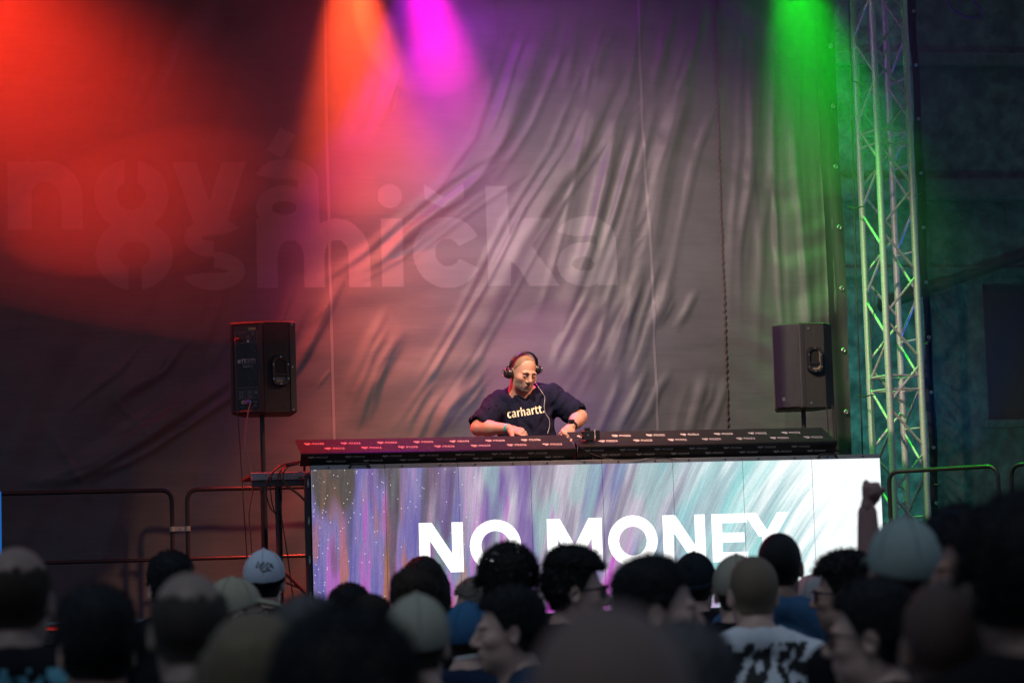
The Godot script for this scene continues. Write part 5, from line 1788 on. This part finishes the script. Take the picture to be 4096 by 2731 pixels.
func make_crowd() -> void:
	make_crowd_meshes()
	var blk := lin(0.013, 0.012, 0.013)
	var brn := lin(0.055, 0.033, 0.02)
	var gry := lin(0.16, 0.15, 0.14)
	var bln := lin(0.26, 0.19, 0.11)
	var s1 := lin(0.60, 0.37, 0.28)
	var s2 := lin(0.52, 0.30, 0.22)
	var s3 := lin(0.24, 0.13, 0.09)
	var kt := lin(0.015, 0.015, 0.018)
	var nv := lin(0.02, 0.03, 0.06)
	var wh := lin(0.72, 0.72, 0.72)
	person("balding grey-haired man in dark shirt with pale blue marks on its back", 60, 2185, 6.0, -12, "ring", brn, lin(0.28, 0.17, 0.13), kt, {"print": 5, "ink": lin(0.10, 0.30, 0.36)})
	person("black-haired person in black beside balding man with patterned shirt", 385, 2350, 5.4, 5, "short", blk, s2, kt)
	person("person with rounded black hair in front of the railing clamp", 680, 2210, 10.2, 10, "short", blk, s1, kt)
	person("man with thin grey-brown cropped hair over bald crown, black shirt", 752, 2285, 5.2, 6, "ring", lin(0.09, 0.065, 0.05), lin(0.27, 0.18, 0.13), kt)
	person("person in beige cap and sunglasses turned towards the LED wall", 925, 2305, 9.0, -80, "cap", brn, s1, kt, {"cap": lin(0.42, 0.37, 0.26), "shades": true})
	person("man in white cap with dark band and scribble, black shirt", 1053, 2195, 11.0, -4, "cap", blk, s1, kt, {"cap": lin(0.62, 0.66, 0.72), "band": blk, "scribble": true})
	person("person with long blond hair beside large black-haired head", 1015, 2440, 4.1, 0, "long", bln, s1, nv)
	person("grey-haired person behind large black-haired head", 1235, 2395, 5.0, 0, "short", gry, s1, kt)
	person("person with full curly black hair in black top", 1375, 2448, 3.2, 0, "curly", blk, s2, kt)
	person("black-haired person at the left foot of LED wall", 1395, 2338, 10.2, 0, "short", blk, s2, kt)
	person("small brown-haired person beside black-haired person at LED wall foot", 1478, 2384, 9.2, 0, "short", brn, s1, nv)
	person("person with long straight dark hair before the letter N", 1690, 2220, 10.6, 0, "long", lin(0.025, 0.016, 0.014), s1, kt)
	person("brown-haired person right in front of long dark hair", 1655, 2272, 9.0, 0, "short", brn, s1, kt)
	person("person in pale beige cap and navy shirt", 1665, 2370, 6.3, 4, "cap", brn, s1, nv, {"cap": lin(0.40, 0.37, 0.28)})
	person("person in denim blue cap behind man with cigarette", 1868, 2404, 8.4, -25, "cap", brn, s1, nv, {"cap": lin(0.05, 0.14, 0.26)})
	person("person in sunglasses facing left below the first letter O", 1915, 2312, 10.4, 92, "short", lin(0.3, 0.24, 0.2), s1, kt, {"shades": true})
	person("man with dark curly mop of hair before the first letter O", 2030, 2180, 8.8, 14, "curly", lin(0.02, 0.014, 0.012), s2, kt)
	person("bearded man in profile with cropped hair and a cigarette in his mouth", 2048, 2345, 7.4, 98, "short", blk, s1, lin(0.03, 0.05, 0.09), {"cigarette": true})
	person("man with black quiff and sunglasses looking right before the letter M", 2278, 2192, 8.7, -86, "quiff", blk, s1, kt, {"shades": true})
	person("man with cropped dark hair looking right below the second letter O", 2600, 2228, 6.3, -88, "short", blk, s1, nv)
	person("man in black cap with pale patch before the letter N of MONEY", 2775, 2205, 10.4, -8, "cap", blk, s2, kt, {"cap": lin(0.02, 0.025, 0.03), "band": lin(0.03, 0.05, 0.06)})
	person("large bald head of a man in dark top", 2430, 2420, 2.25, 0, "buzz", lin(0.26, 0.16, 0.125), lin(0.34, 0.2, 0.15), kt)
	person("person with short grey-brown hair beside large bald head", 2745, 2500, 4.4, -15, "short", lin(0.15, 0.135, 0.13), s2, kt)
	person("man with blond crop in white shirt with large black print", 3012, 2225, 8.2, 12, "buzz", lin(0.28, 0.20, 0.13), s1, wh, {"print": 8})
	person("tall man with cropped black hair in denim blue shirt", 3115, 2132, 9.6, -3, "buzz", blk, s3, lin(0.05, 0.12, 0.22))
	person("person in beige cap hidden behind man with blond crop", 2945, 2214, 9.0, 0, "cap", brn, s1, kt, {"cap": lin(0.36, 0.32, 0.24)})
	person("man in sunglasses with curly black hair facing left, teal shirt", 3385, 2210, 8.8, 82, "quiff", blk, s2, lin(0.03, 0.30, 0.22), {"shades": true})
	person("person in pale cap beyond man in teal shirt", 3252, 2296, 11.0, 30, "cap", brn, s1, kt, {"cap": lin(0.35, 0.33, 0.32)})
	person("man in pale olive cap, dark shirt, before the truss tower foot", 3615, 2065, 6.2, 18, "cap", brn, s1, kt, {"cap": lin(0.30, 0.36, 0.32)})
	person("person in dark clothes raising a fist before bright end of LED wall", 3752, 2205, 9.0, 0, "short", blk, lin(0.34, 0.18, 0.15), kt, {"raised": true})
	person("person with dark blue-black hair behind olive cap", 3835, 2035, 6.6, 0, "curly", lin(0.015, 0.018, 0.03), s2, kt)
	person("dark-haired man with reddish face turned left at the dark edge", 3940, 2045, 5.8, 88, "short", blk, lin(0.40, 0.20, 0.14), kt)
	person("man in sunglasses with receding dark hair facing left, black shirt", 3500, 2320, 5.8, 84, "short", blk, s1, kt, {"shades": true})
	person("man with shaved brown head in black beside sunglasses man", 3780, 2320, 4.4, 8, "buzz", lin(0.13, 0.075, 0.055), s3, kt)
	person("person with bare reddish neck behind shaved brown head", 3925, 2485, 5.2, 20, "short", brn, lin(0.36, 0.18, 0.13), kt)
	person("person with black hair all in black, darkest of the crowd", 4085, 1990, 4.2, 20, "curly", blk, s3, blk)

# ---------------------------------------------------------------- the DJ
func make_dj() -> void:
	var skin := grainy(mat("dj_skin", lin(0.50, 0.29, 0.21), 0.5, 0.0, 0.5), 6.0, 0.25, 0.15, 0.05)
	skin.subsurf_scatter_enabled = true
	skin.subsurf_scatter_strength = 0.06
	var foot := at_z(2110, 1760, -0.95)
	var t := thing("person", "DJ in black T-shirt with headphones leaning over the players", "person", Vector3(foot.x, STAGE_Y, foot.z))
	var o := t.position
	var P := func(px: float, py: float, z: float) -> Vector3: return at_z(px, py, z) - o
	var sl: Vector3 = P.call(1990, 1618, -0.88)
	var sr: Vector3 = P.call(2204, 1583, -0.88)
	var nk: Vector3 = P.call(2090, 1562, -0.87)
	var el: Vector3 = P.call(1914, 1712, -0.76)
	var wl: Vector3 = P.call(2036, 1714, -0.60)
	var er: Vector3 = P.call(2318, 1668, -0.80)
	var wr: Vector3 = P.call(2287, 1706, -0.60)
	var hd: Vector3 = P.call(2092, 1492, -0.76)
	var chest: Vector3 = P.call(2098, 1650, -0.90)
	var belly: Vector3 = P.call(2108, 1765, -0.90)
	var hip := Vector3(0, 0.93, -0.02)
	# head
	var hb := Basis(Vector3.UP, deg_to_rad(20)) * Basis(Vector3.RIGHT, deg_to_rad(20)) * Basis(Vector3.BACK, deg_to_rad(-3))
	var ht := Transform3D(hb.scaled_local(Vector3(1.17, 1.07, 1.10)), hd)
	var hf := head_field(0.004, 0.02)
	var body := MB.new()
	var hm := MB.new()
	hf.net(hm)
	body.add(hm, ht)
	var bf := Field.new(Vector3(-0.48, 0.80, -0.25), Vector3(0.58, 1.80, 0.48), 0.012)
	bf.cap(nk + Vector3(0, -0.12, -0.03), hd + Vector3(0, -0.06, -0.03), 0.078, 0.068, 0.03)
	bf.ell(chest, Vector3(0.19, 0.20, 0.13), 0.05)
	bf.ell(belly, Vector3(0.18, 0.20, 0.14), 0.05)
	bf.cap(nk + Vector3(0, -0.04, -0.02), sl, 0.06, 0.07, 0.04)
	bf.cap(nk + Vector3(0, -0.04, -0.02), sr, 0.06, 0.07, 0.04)
	bf.cap(sl, el, 0.064, 0.056, 0.02)
	bf.cap(sr, er, 0.064, 0.056, 0.02)
	bf.cap(el, el.lerp(wl, 0.35), 0.053, 0.055, 0.02)
	bf.cap(el.lerp(wl, 0.3), wl, 0.054, 0.033, 0.02)
	bf.cap(er, er.lerp(wr, 0.4), 0.052, 0.053, 0.02)
	bf.cap(er.lerp(wr, 0.3), wr, 0.052, 0.034, 0.02)
	bf.net(body)
	# legs
	var lf := Field.new(Vector3(-0.3, 0.0, -0.25), Vector3(0.3, 1.0, 0.2), 0.016)
	for s in [-1.0, 1.0]:
		lf.cap(Vector3(s * 0.1, 0.9, -0.02), Vector3(s * 0.12, 0.48, 0.02), 0.09, 0.06, 0.03)
		lf.cap(Vector3(s * 0.12, 0.48, 0.02), Vector3(s * 0.12, 0.06, -0.03), 0.06, 0.045, 0.02)
	lf.net(body)
	# hands: the one on the left lies flat with fingers drooping, the other presses a key
	var h1 := hand_mb(0.0035, [[14, 20, 12], [26, 26, 14], [34, 30, 16], [40, 30, 18]])
	var d1: Vector3 = (P.call(2105, 1732, -0.50) - wl).normalized()
	var z1 := (Vector3(-0.15, 0.75, 0.65) - d1 * d1.dot(Vector3(-0.15, 0.75, 0.65))).normalized()
	body.add(h1, Transform3D(Basis(d1.cross(z1), d1, z1).scaled_local(Vector3(-1.08, 1.08, 1.08)), wl + d1 * 0.01))
	var h2 := hand_mb(0.0035, [[30, 40, 20], [34, 44, 22], [40, 46, 24], [46, 48, 24]])
	var d2: Vector3 = (P.call(2248, 1744, -0.50) - wr).normalized()
	var z2 := (Vector3(0.1, 0.55, 0.85) - d2 * d2.dot(Vector3(0.1, 0.55, 0.85))).normalized()
	body.add(h2, Transform3D(Basis(d2.cross(z2), d2, z2).scaled_local(Vector3(1.08, 1.08, 1.08)), wr + d2 * 0.01))
	obj("body", body, skin, t)
	# hair, beard, brows
	var bz := put("hair", hair_mesh(hf, "crop"), hair_mat("dj_buzz", lin(0.42, 0.25, 0.165)), t)
	bz.transform = ht
	var bd := put("beard", hair_mesh(hf, "beard"), hair_mat("dj_beard", lin(0.42, 0.34, 0.29)), t)
	bd.transform = ht
	for s in [-1.0, 1.0]:
		var br := MB.new()
		br.tube([Vector3(s * 0.012, 0.021, 0.0935), Vector3(s * 0.028, 0.0265, 0.0915), Vector3(s * 0.048, 0.019, 0.077)], [0.003, 0.004, 0.002], 6)
		obj("eyebrow", br, hair_mat("dj_brow", lin(0.20, 0.13, 0.09)), t).transform = ht
		var ey := MB.new()
		ey.tube([Vector3(s * 0.020, -0.005, 0.0868), Vector3(s * 0.031, -0.0075, 0.0882), Vector3(s * 0.043, -0.005, 0.0835)], 0.0016, 6)
		obj("eyelid_line", ey, mat("lash", lin(0.03, 0.02, 0.02), 0.6), t).transform = ht
	var lipm := MB.new()
	lipm.tube([Vector3(-0.020, -0.066, 0.0885), Vector3(0, -0.0655, 0.0935), Vector3(0.020, -0.066, 0.0885)], 0.0025, 6)
	obj("lips", lipm, mat("dj_lips", lin(0.40, 0.17, 0.14), 0.5), t).transform = ht
	# T-shirt
	var g := 0.018
	var sf := Field.new(Vector3(-0.50, 0.74, -0.28), Vector3(0.60, 1.78, 0.38), 0.011)
	sf.ell(chest, Vector3(0.20 + g, 0.22, 0.135 + g), 0.05)
	sf.ell(belly, Vector3(0.195 + g, 0.24, 0.15 + g), 0.06)
	sf.ell(hip, Vector3(0.20, 0.14, 0.15), 0.05)
	sf.cap(nk + Vector3(0, -0.045, -0.02), sl, 0.062 + g, 0.068 + g, 0.05)
	sf.cap(nk + Vector3(0, -0.045, -0.02), sr, 0.062 + g, 0.068 + g, 0.05)
	sf.cap(sl, sl.lerp(el, 0.86), 0.072 + g, 0.074 + g, 0.03)
	sf.cap(sr, sr.lerp(er, 0.80), 0.072 + g, 0.074 + g, 0.03)
	# sleeves open at the hem
	sf.cap(el + (el - sl).normalized() * 0.06, sl.lerp(el, 0.80), 0.10, 0.068, 0.006, true)
	sf.cap(er + (er - sr).normalized() * 0.06, sr.lerp(er, 0.80), 0.10, 0.068, 0.006, true)
	sf.ell(nk + Vector3(0.004, 0.045, 0.03), Vector3(0.098, 0.075, 0.095), 0.01, true)
	var nz := noise(1.0, FastNoiseLite.TYPE_SIMPLEX, 3, 91)
	sf.bend(func(p: Vector3, d: float) -> float:
		var q := Vector2(p.x, p.y).rotated(0.5 * signf(p.x))
		return d + 0.014 * nz.get_noise_3d(q.x * 16.0, q.y * 5.0, p.z * 6.0))
	var sb := MB.new()
	sf.net(sb)
	var shirt := obj("shirt", sb, cloth_mat("dj_shirt", lin(0.014, 0.016, 0.036)), t)
	# chest lettering laid on the cloth
	var tm := TextMesh.new()
	var fnt := SystemFont.new()
	fnt.font_names = PackedStringArray(["Droid Sans"])
	fnt.font_weight = 700
	tm.font = fnt
	tm.text = "carhartt."
	tm.font_size = 64
	tm.pixel_size = 0.01
	tm.depth = 0.0
	tm.curve_step = 1.0
	tm.horizontal_alignment = HORIZONTAL_ALIGNMENT_LEFT
	var arr := tm.get_mesh_arrays()
	var vs: PackedVector3Array = arr[Mesh.ARRAY_VERTEX]
	var ii: PackedInt32Array = arr[Mesh.ARRAY_INDEX] if arr[Mesh.ARRAY_INDEX] != null else PackedInt32Array(range(vs.size()))
	var lo := Vector3(1e9, 1e9, 0)
	var hi := Vector3(-1e9, -1e9, 0)
	for v in vs: lo = lo.min(v); hi = hi.max(v)
	var a0: Vector3 = P.call(2031, 1674, -0.5)
	var a1: Vector3 = P.call(2180, 1650, -0.5)
	var ax := a1 - a0
	var ay := Vector3(-ax.y, ax.x, 0) * 0.235
	var view := ray(2100, 1660).normalized()
	var tb := MB.new()
	for i in range(0, ii.size(), 3):
		var q := []
		for k in 3:
			var v := vs[ii[i + k]]
			var w := a0 + ax * ((v.x - lo.x) / (hi.x - lo.x)) + ay * ((v.y - lo.y) / (hi.y - lo.y)) - view * 0.05
			q.append(sf.onto(w, view, 0.8) - view * 0.0035)
		tb.poly(q, Vector3.BACK)
	obj("chest_lettering", tb, mat("chest_ink", lin(0.72, 0.72, 0.52), 0.7), shirt)
	# trousers and shoes
	var tf := Field.new(Vector3(-0.32, 0.0, -0.28), Vector3(0.32, 1.02, 0.2), 0.016)
	tf.ell(hip, Vector3(0.19, 0.10, 0.14), 0.05)
	for s in [-1.0, 1.0]:
		tf.cap(Vector3(s * 0.1, 0.9, -0.02), Vector3(s * 0.12, 0.48, 0.02), 0.108, 0.085, 0.03)
		tf.cap(Vector3(s * 0.12, 0.48, 0.02), Vector3(s * 0.12, 0.09, -0.03), 0.082, 0.07, 0.02)
	var trm := MB.new()
	tf.net(trm)
	obj("trousers", trm, cloth_mat("cloth_trousers", lin(0.02, 0.022, 0.03)), t)
	put("shoes", crowd_mesh["shoes"], cloth_mat("cloth_shoes", lin(0.03, 0.03, 0.03)), t)
	# wristband and watch
	var wb := MB.new()
	var f1 := (wl - el).normalized()
	wb.tube([wl - f1 * 0.022, wl - f1 * 0.004], [0.0365, 0.035], 20, false)
	obj("wristband", wb, mat("band_teal", lin(0.02, 0.38, 0.36), 0.5), t)
	var ws := MB.new()
	var f2 := (wr - er).normalized()
	ws.tube([wr - f2 * 0.014, wr + f2 * 0.012], [0.040, 0.038], 20, false)
	var strap := obj("watch_strap", ws, mat("watch_black", lin(0.012, 0.013, 0.016), 0.4), t)
	var wf := MB.new()
	var wn := (Vector3(-0.35, 0.5, 0.8) - f2 * f2.dot(Vector3(-0.35, 0.5, 0.8))).normalized()
	wf.tube([wr + wn * 0.034, wr + wn * 0.048], 0.023, 18)
	obj("watch_face", wf, mat("watch_face", lin(0.02, 0.02, 0.028), 0.2, 0.3), strap)
	# headphones
	var hp := thing("headphones", "black headphones worn over one ear by the DJ", "headphones", o + hd)
	hp.basis = ht.basis
	var blk := mat("headphone_black", lin(0.012, 0.012, 0.013), 0.35)
	var band := MB.new()
	var line := []
	for k in 25:
		var a := deg_to_rad(-8.0 + 196.0 * k / 24.0)
		line.append(Vector3(cos(a) * 0.094, 0.042 + sin(a) * 0.102, -0.012 + 0.012 * sin(a)))
	for off in [-0.007, 0.0, 0.007]:
		var l2 := []
		for p in line: l2.append(p + Vector3(0, 0, off))
		band.tube(l2, 0.0065, 8)
	obj("headband", band, blk, hp)
	for s in [-1.0, 1.0]:
		var y0 := -0.012 if s < 0 else 0.030
		var cup := MB.new()
		cup.lathe([Vector2(0.0, 0.026), Vector2(0.024, 0.026), Vector2(0.034, 0.018), Vector2(0.037, 0.004), Vector2(0.034, -0.004), Vector2(0.030, -0.016), Vector2(0.0, -0.018)].map(func(v): return Vector2(v.x, -v.y)), 22, Transform3D(Basis(Vector3.BACK, -s * PI / 2), Vector3(s * 0.098, y0, -0.012)))
		var c := obj("ear_cup", cup, blk, hp)
		var arm := MB.new()
		arm.tube([Vector3(s * 0.094, 0.050, -0.012), Vector3(s * 0.112, 0.035, -0.012), Vector3(s * 0.124, y0 + 0.01, -0.012)], 0.005, 8)
		obj("cup_arm", arm, blk, c)
		var rg := MB.new()
		rg.lathe([Vector2(0.022, 0.0), Vector2(0.024, 0.004), Vector2(0.026, 0.0)], 20, Transform3D(Basis(Vector3.BACK, -s * PI / 2), Vector3(s * 0.1245, y0, -0.012)))
		obj("cup_ring", rg, mat("headphone_grey", lin(0.10, 0.10, 0.11), 0.35, 0.6), c)
	var cp := []
	for q in [[2138, 1508], [2148, 1535], [2170, 1568], [2181, 1590], [2178, 1625], [2185, 1655], [2198, 1675], [2200, 1705], [2192, 1735]]:
		var s0 := at_z(q[0], q[1], -0.45)
		cp.append(o + sf.onto(s0 - o, view, 0.8) - view * 0.006)
	var cb := MB.new()
	cb.tube(spline(cp, 5), 0.0025, 6)
	tag(obj("cable", cb, mat("cable_white", lin(0.30, 0.29, 0.33), 0.5)), "thin pale headphone cable lying down the DJ chest", "cable", "cables on the stage")

func _ready() -> void:
	var cam := Camera3D.new()
	cam.name = "camera"
	cam.position = cam_pos
	cam.basis = cam_basis
	cam.fov = rad_to_deg(2.0 * atan(1365.5 / FPX))
	cam.near = 0.1
	cam.far = 600.0
	var lens := CameraAttributesPhysical.new()
	lens.frustum_focal_length = 85.0
	lens.exposure_aperture = 3.0
	lens.frustum_focus_distance = 17.3
	lens.exposure_multiplier = 1.0
	cam.attributes = lens
	add_child(cam)
	cam.current = true
	cam.fov = rad_to_deg(2.0 * atan(1365.5 / FPX))
	var env := Environment.new()
	env.background_mode = Environment.BG_SKY
	var sky := Sky.new()
	var sm := ProceduralSkyMaterial.new()
	sm.sky_top_color = Color(0.42, 0.52, 0.66)
	sm.sky_horizon_color = Color(0.56, 0.62, 0.70)
	sm.sky_curve = 0.2
	sm.ground_bottom_color = Color(0.05, 0.05, 0.06)
	sm.ground_horizon_color = Color(0.2, 0.22, 0.25)
	sky.sky_material = sm
	env.sky = sky
	env.background_energy_multiplier = 0.66
	env.tonemap_mode = Environment.TONE_MAPPER_LINEAR
	env.tonemap_exposure = 1.0
	env.volumetric_fog_enabled = true
	env.volumetric_fog_density = 0.0
	env.sdfgi_enabled = true
	env.ssao_enabled = true
	env.ssil_enabled = true
	var we := WorldEnvironment.new()
	we.name = "environment"
	we.environment = env
	add_child(we)
	var sun := DirectionalLight3D.new()
	sun.name = "evening_sun"
	sun.light_color = Color(0.86, 0.93, 1.0)
	sun.light_energy = 0.15
	sun.light_angular_distance = 25.0
	sun.shadow_enabled = true
	sun.rotation = Vector3(deg_to_rad(-62), deg_to_rad(-35), 0)
	add_child(sun)

	make_setting()
	make_backdrop()
	# lamps: the front ones light the DJ, the rear ones cut coloured beams into the smoke
	lamp("warm white lamp in the middle of the front truss", Vector3(0.4, 6.85, 2.35), Vector3(3.0, 3.0, -2.6), Color(1.0, 0.89, 0.81), 66.0, 27.0, 1.0, 0.12)
	lamp("amber lamp at the right of the front truss pointed at the DJ", Vector3(4.6, 6.85, 2.35), Vector3(1.7, 3.05, -0.8), Color(1.0, 0.70, 0.54), 54.0, 15.0, 1.0, 0.25)
	var r1 := at_z(1370, -330, -2.0)
	lamp("red stage lamp above the lettered cloth", r1, r1 + Vector3(0.22, -3.0, 0.12), Color(1.0, 0.28, 0.12), 160.0, 21.0, 1.0)
	var r2 := at_z(-420, -420, -2.2)
	lamp("red stage lamp at the far left of the rear truss", r2, r2 + Vector3(1.35, -2.4, 1.5), Color(1.0, 0.18, 0.08), 150.0, 30.0, 1.0)
	var m1 := at_z(1650, -190, -1.5)
	lamp("violet wide stage lamp beside the red one", m1, m1 + Vector3(1.7, -2.6, -0.7), Color(0.74, 0.08, 0.95), 3.6, 60.0, 0.25)
	var m2 := at_z(1640, -330, -2.0)
	lamp("magenta narrow stage lamp beside the red one", m2, m2 + Vector3(0.5, -3.0, 0.3), Color(1.0, 0.0, 0.75), 85.0, 17.0, 1.0)
	var g1 := at_z(3120, -330, -2.1)
	lamp("green stage lamp next to the truss tower", g1, g1 + Vector3(0.38, -2.4, 0.2), Color(0.02, 1.0, 0.06), 50.0, 22.0, 1.0)
	lamp("blue flood lamp behind the cloth lighting the house", Vector3(5.0, 2.0, -3.3), Vector3(6.9, 3.6, -7.2), Color(0.22, 0.66, 0.60), 26.0, 50.0, 1.0)
	lamp("blue floor lamp behind the table below the DJ", Vector3(2.35, 1.75, -1.75), Vector3(2.1, 4.0, -2.4), Color(0.30, 0.25, 1.0), 2.2, 42.0, 1.0)
	lamp("blue floor lamp behind the black railing", Vector3(5.9, 1.75, -2.45), Vector3(5.75, 4.0, -2.75), Color(0.08, 0.42, 0.95), 6.0, 26.0, 1.0)
	make_led_wall()
	make_side_screen()
	make_table()
	make_speakers()
	make_camera_rig()
	make_cables()
	make_crowd()
	make_dj()
	make_smoke()
func make_smoke() -> void:
	var t := Node3D.new()
	t.name = "smoke"
	add_child(t)
	t.set_meta("kind", "stuff")
	t.set_meta("label", "stage smoke drifting in the coloured beams")
	t.set_meta("category", "smoke")
	rng.seed = 21
	puff(t, Vector3(1.2, 6.3, -1.3), Vector3(13.5, 5.9, 2.2), fog(0.035), -0.02)
	for e in [[1450, 360, -1.75, 2.0, 1.9, 0.9, 0.08, 0.5], [330, 450, -1.2, 3.0, 2.3, 1.2, 0.045, -0.4], [560, 800, -0.9, 2.0, 0.9, 1.0, 0.05, 0.35], [1700, 60, -2.0, 1.1, 1.3, 0.8, 0.09, 0.3], [3330, 60, -1.8, 2.6, 3.0, 1.0, 0.075, -0.5], [2260, 1480, -1.95, 1.3, 1.1, 0.8, 0.08, 0.2]]:
		puff(t, at_z(e[0], e[1], e[2]), Vector3(e[3], e[4], e[5]), fog(e[6]), e[7])
func fog(d: float) -> FogMaterial:
	var key := "fog%d" % int(round(d * 400.0))
	if mats.has(key): return mats[key]
	var m := FogMaterial.new()
	m.albedo = Color(0.95, 0.95, 0.95)
	m.density = round(d * 400.0) / 400.0
	mats[key] = m
	return m
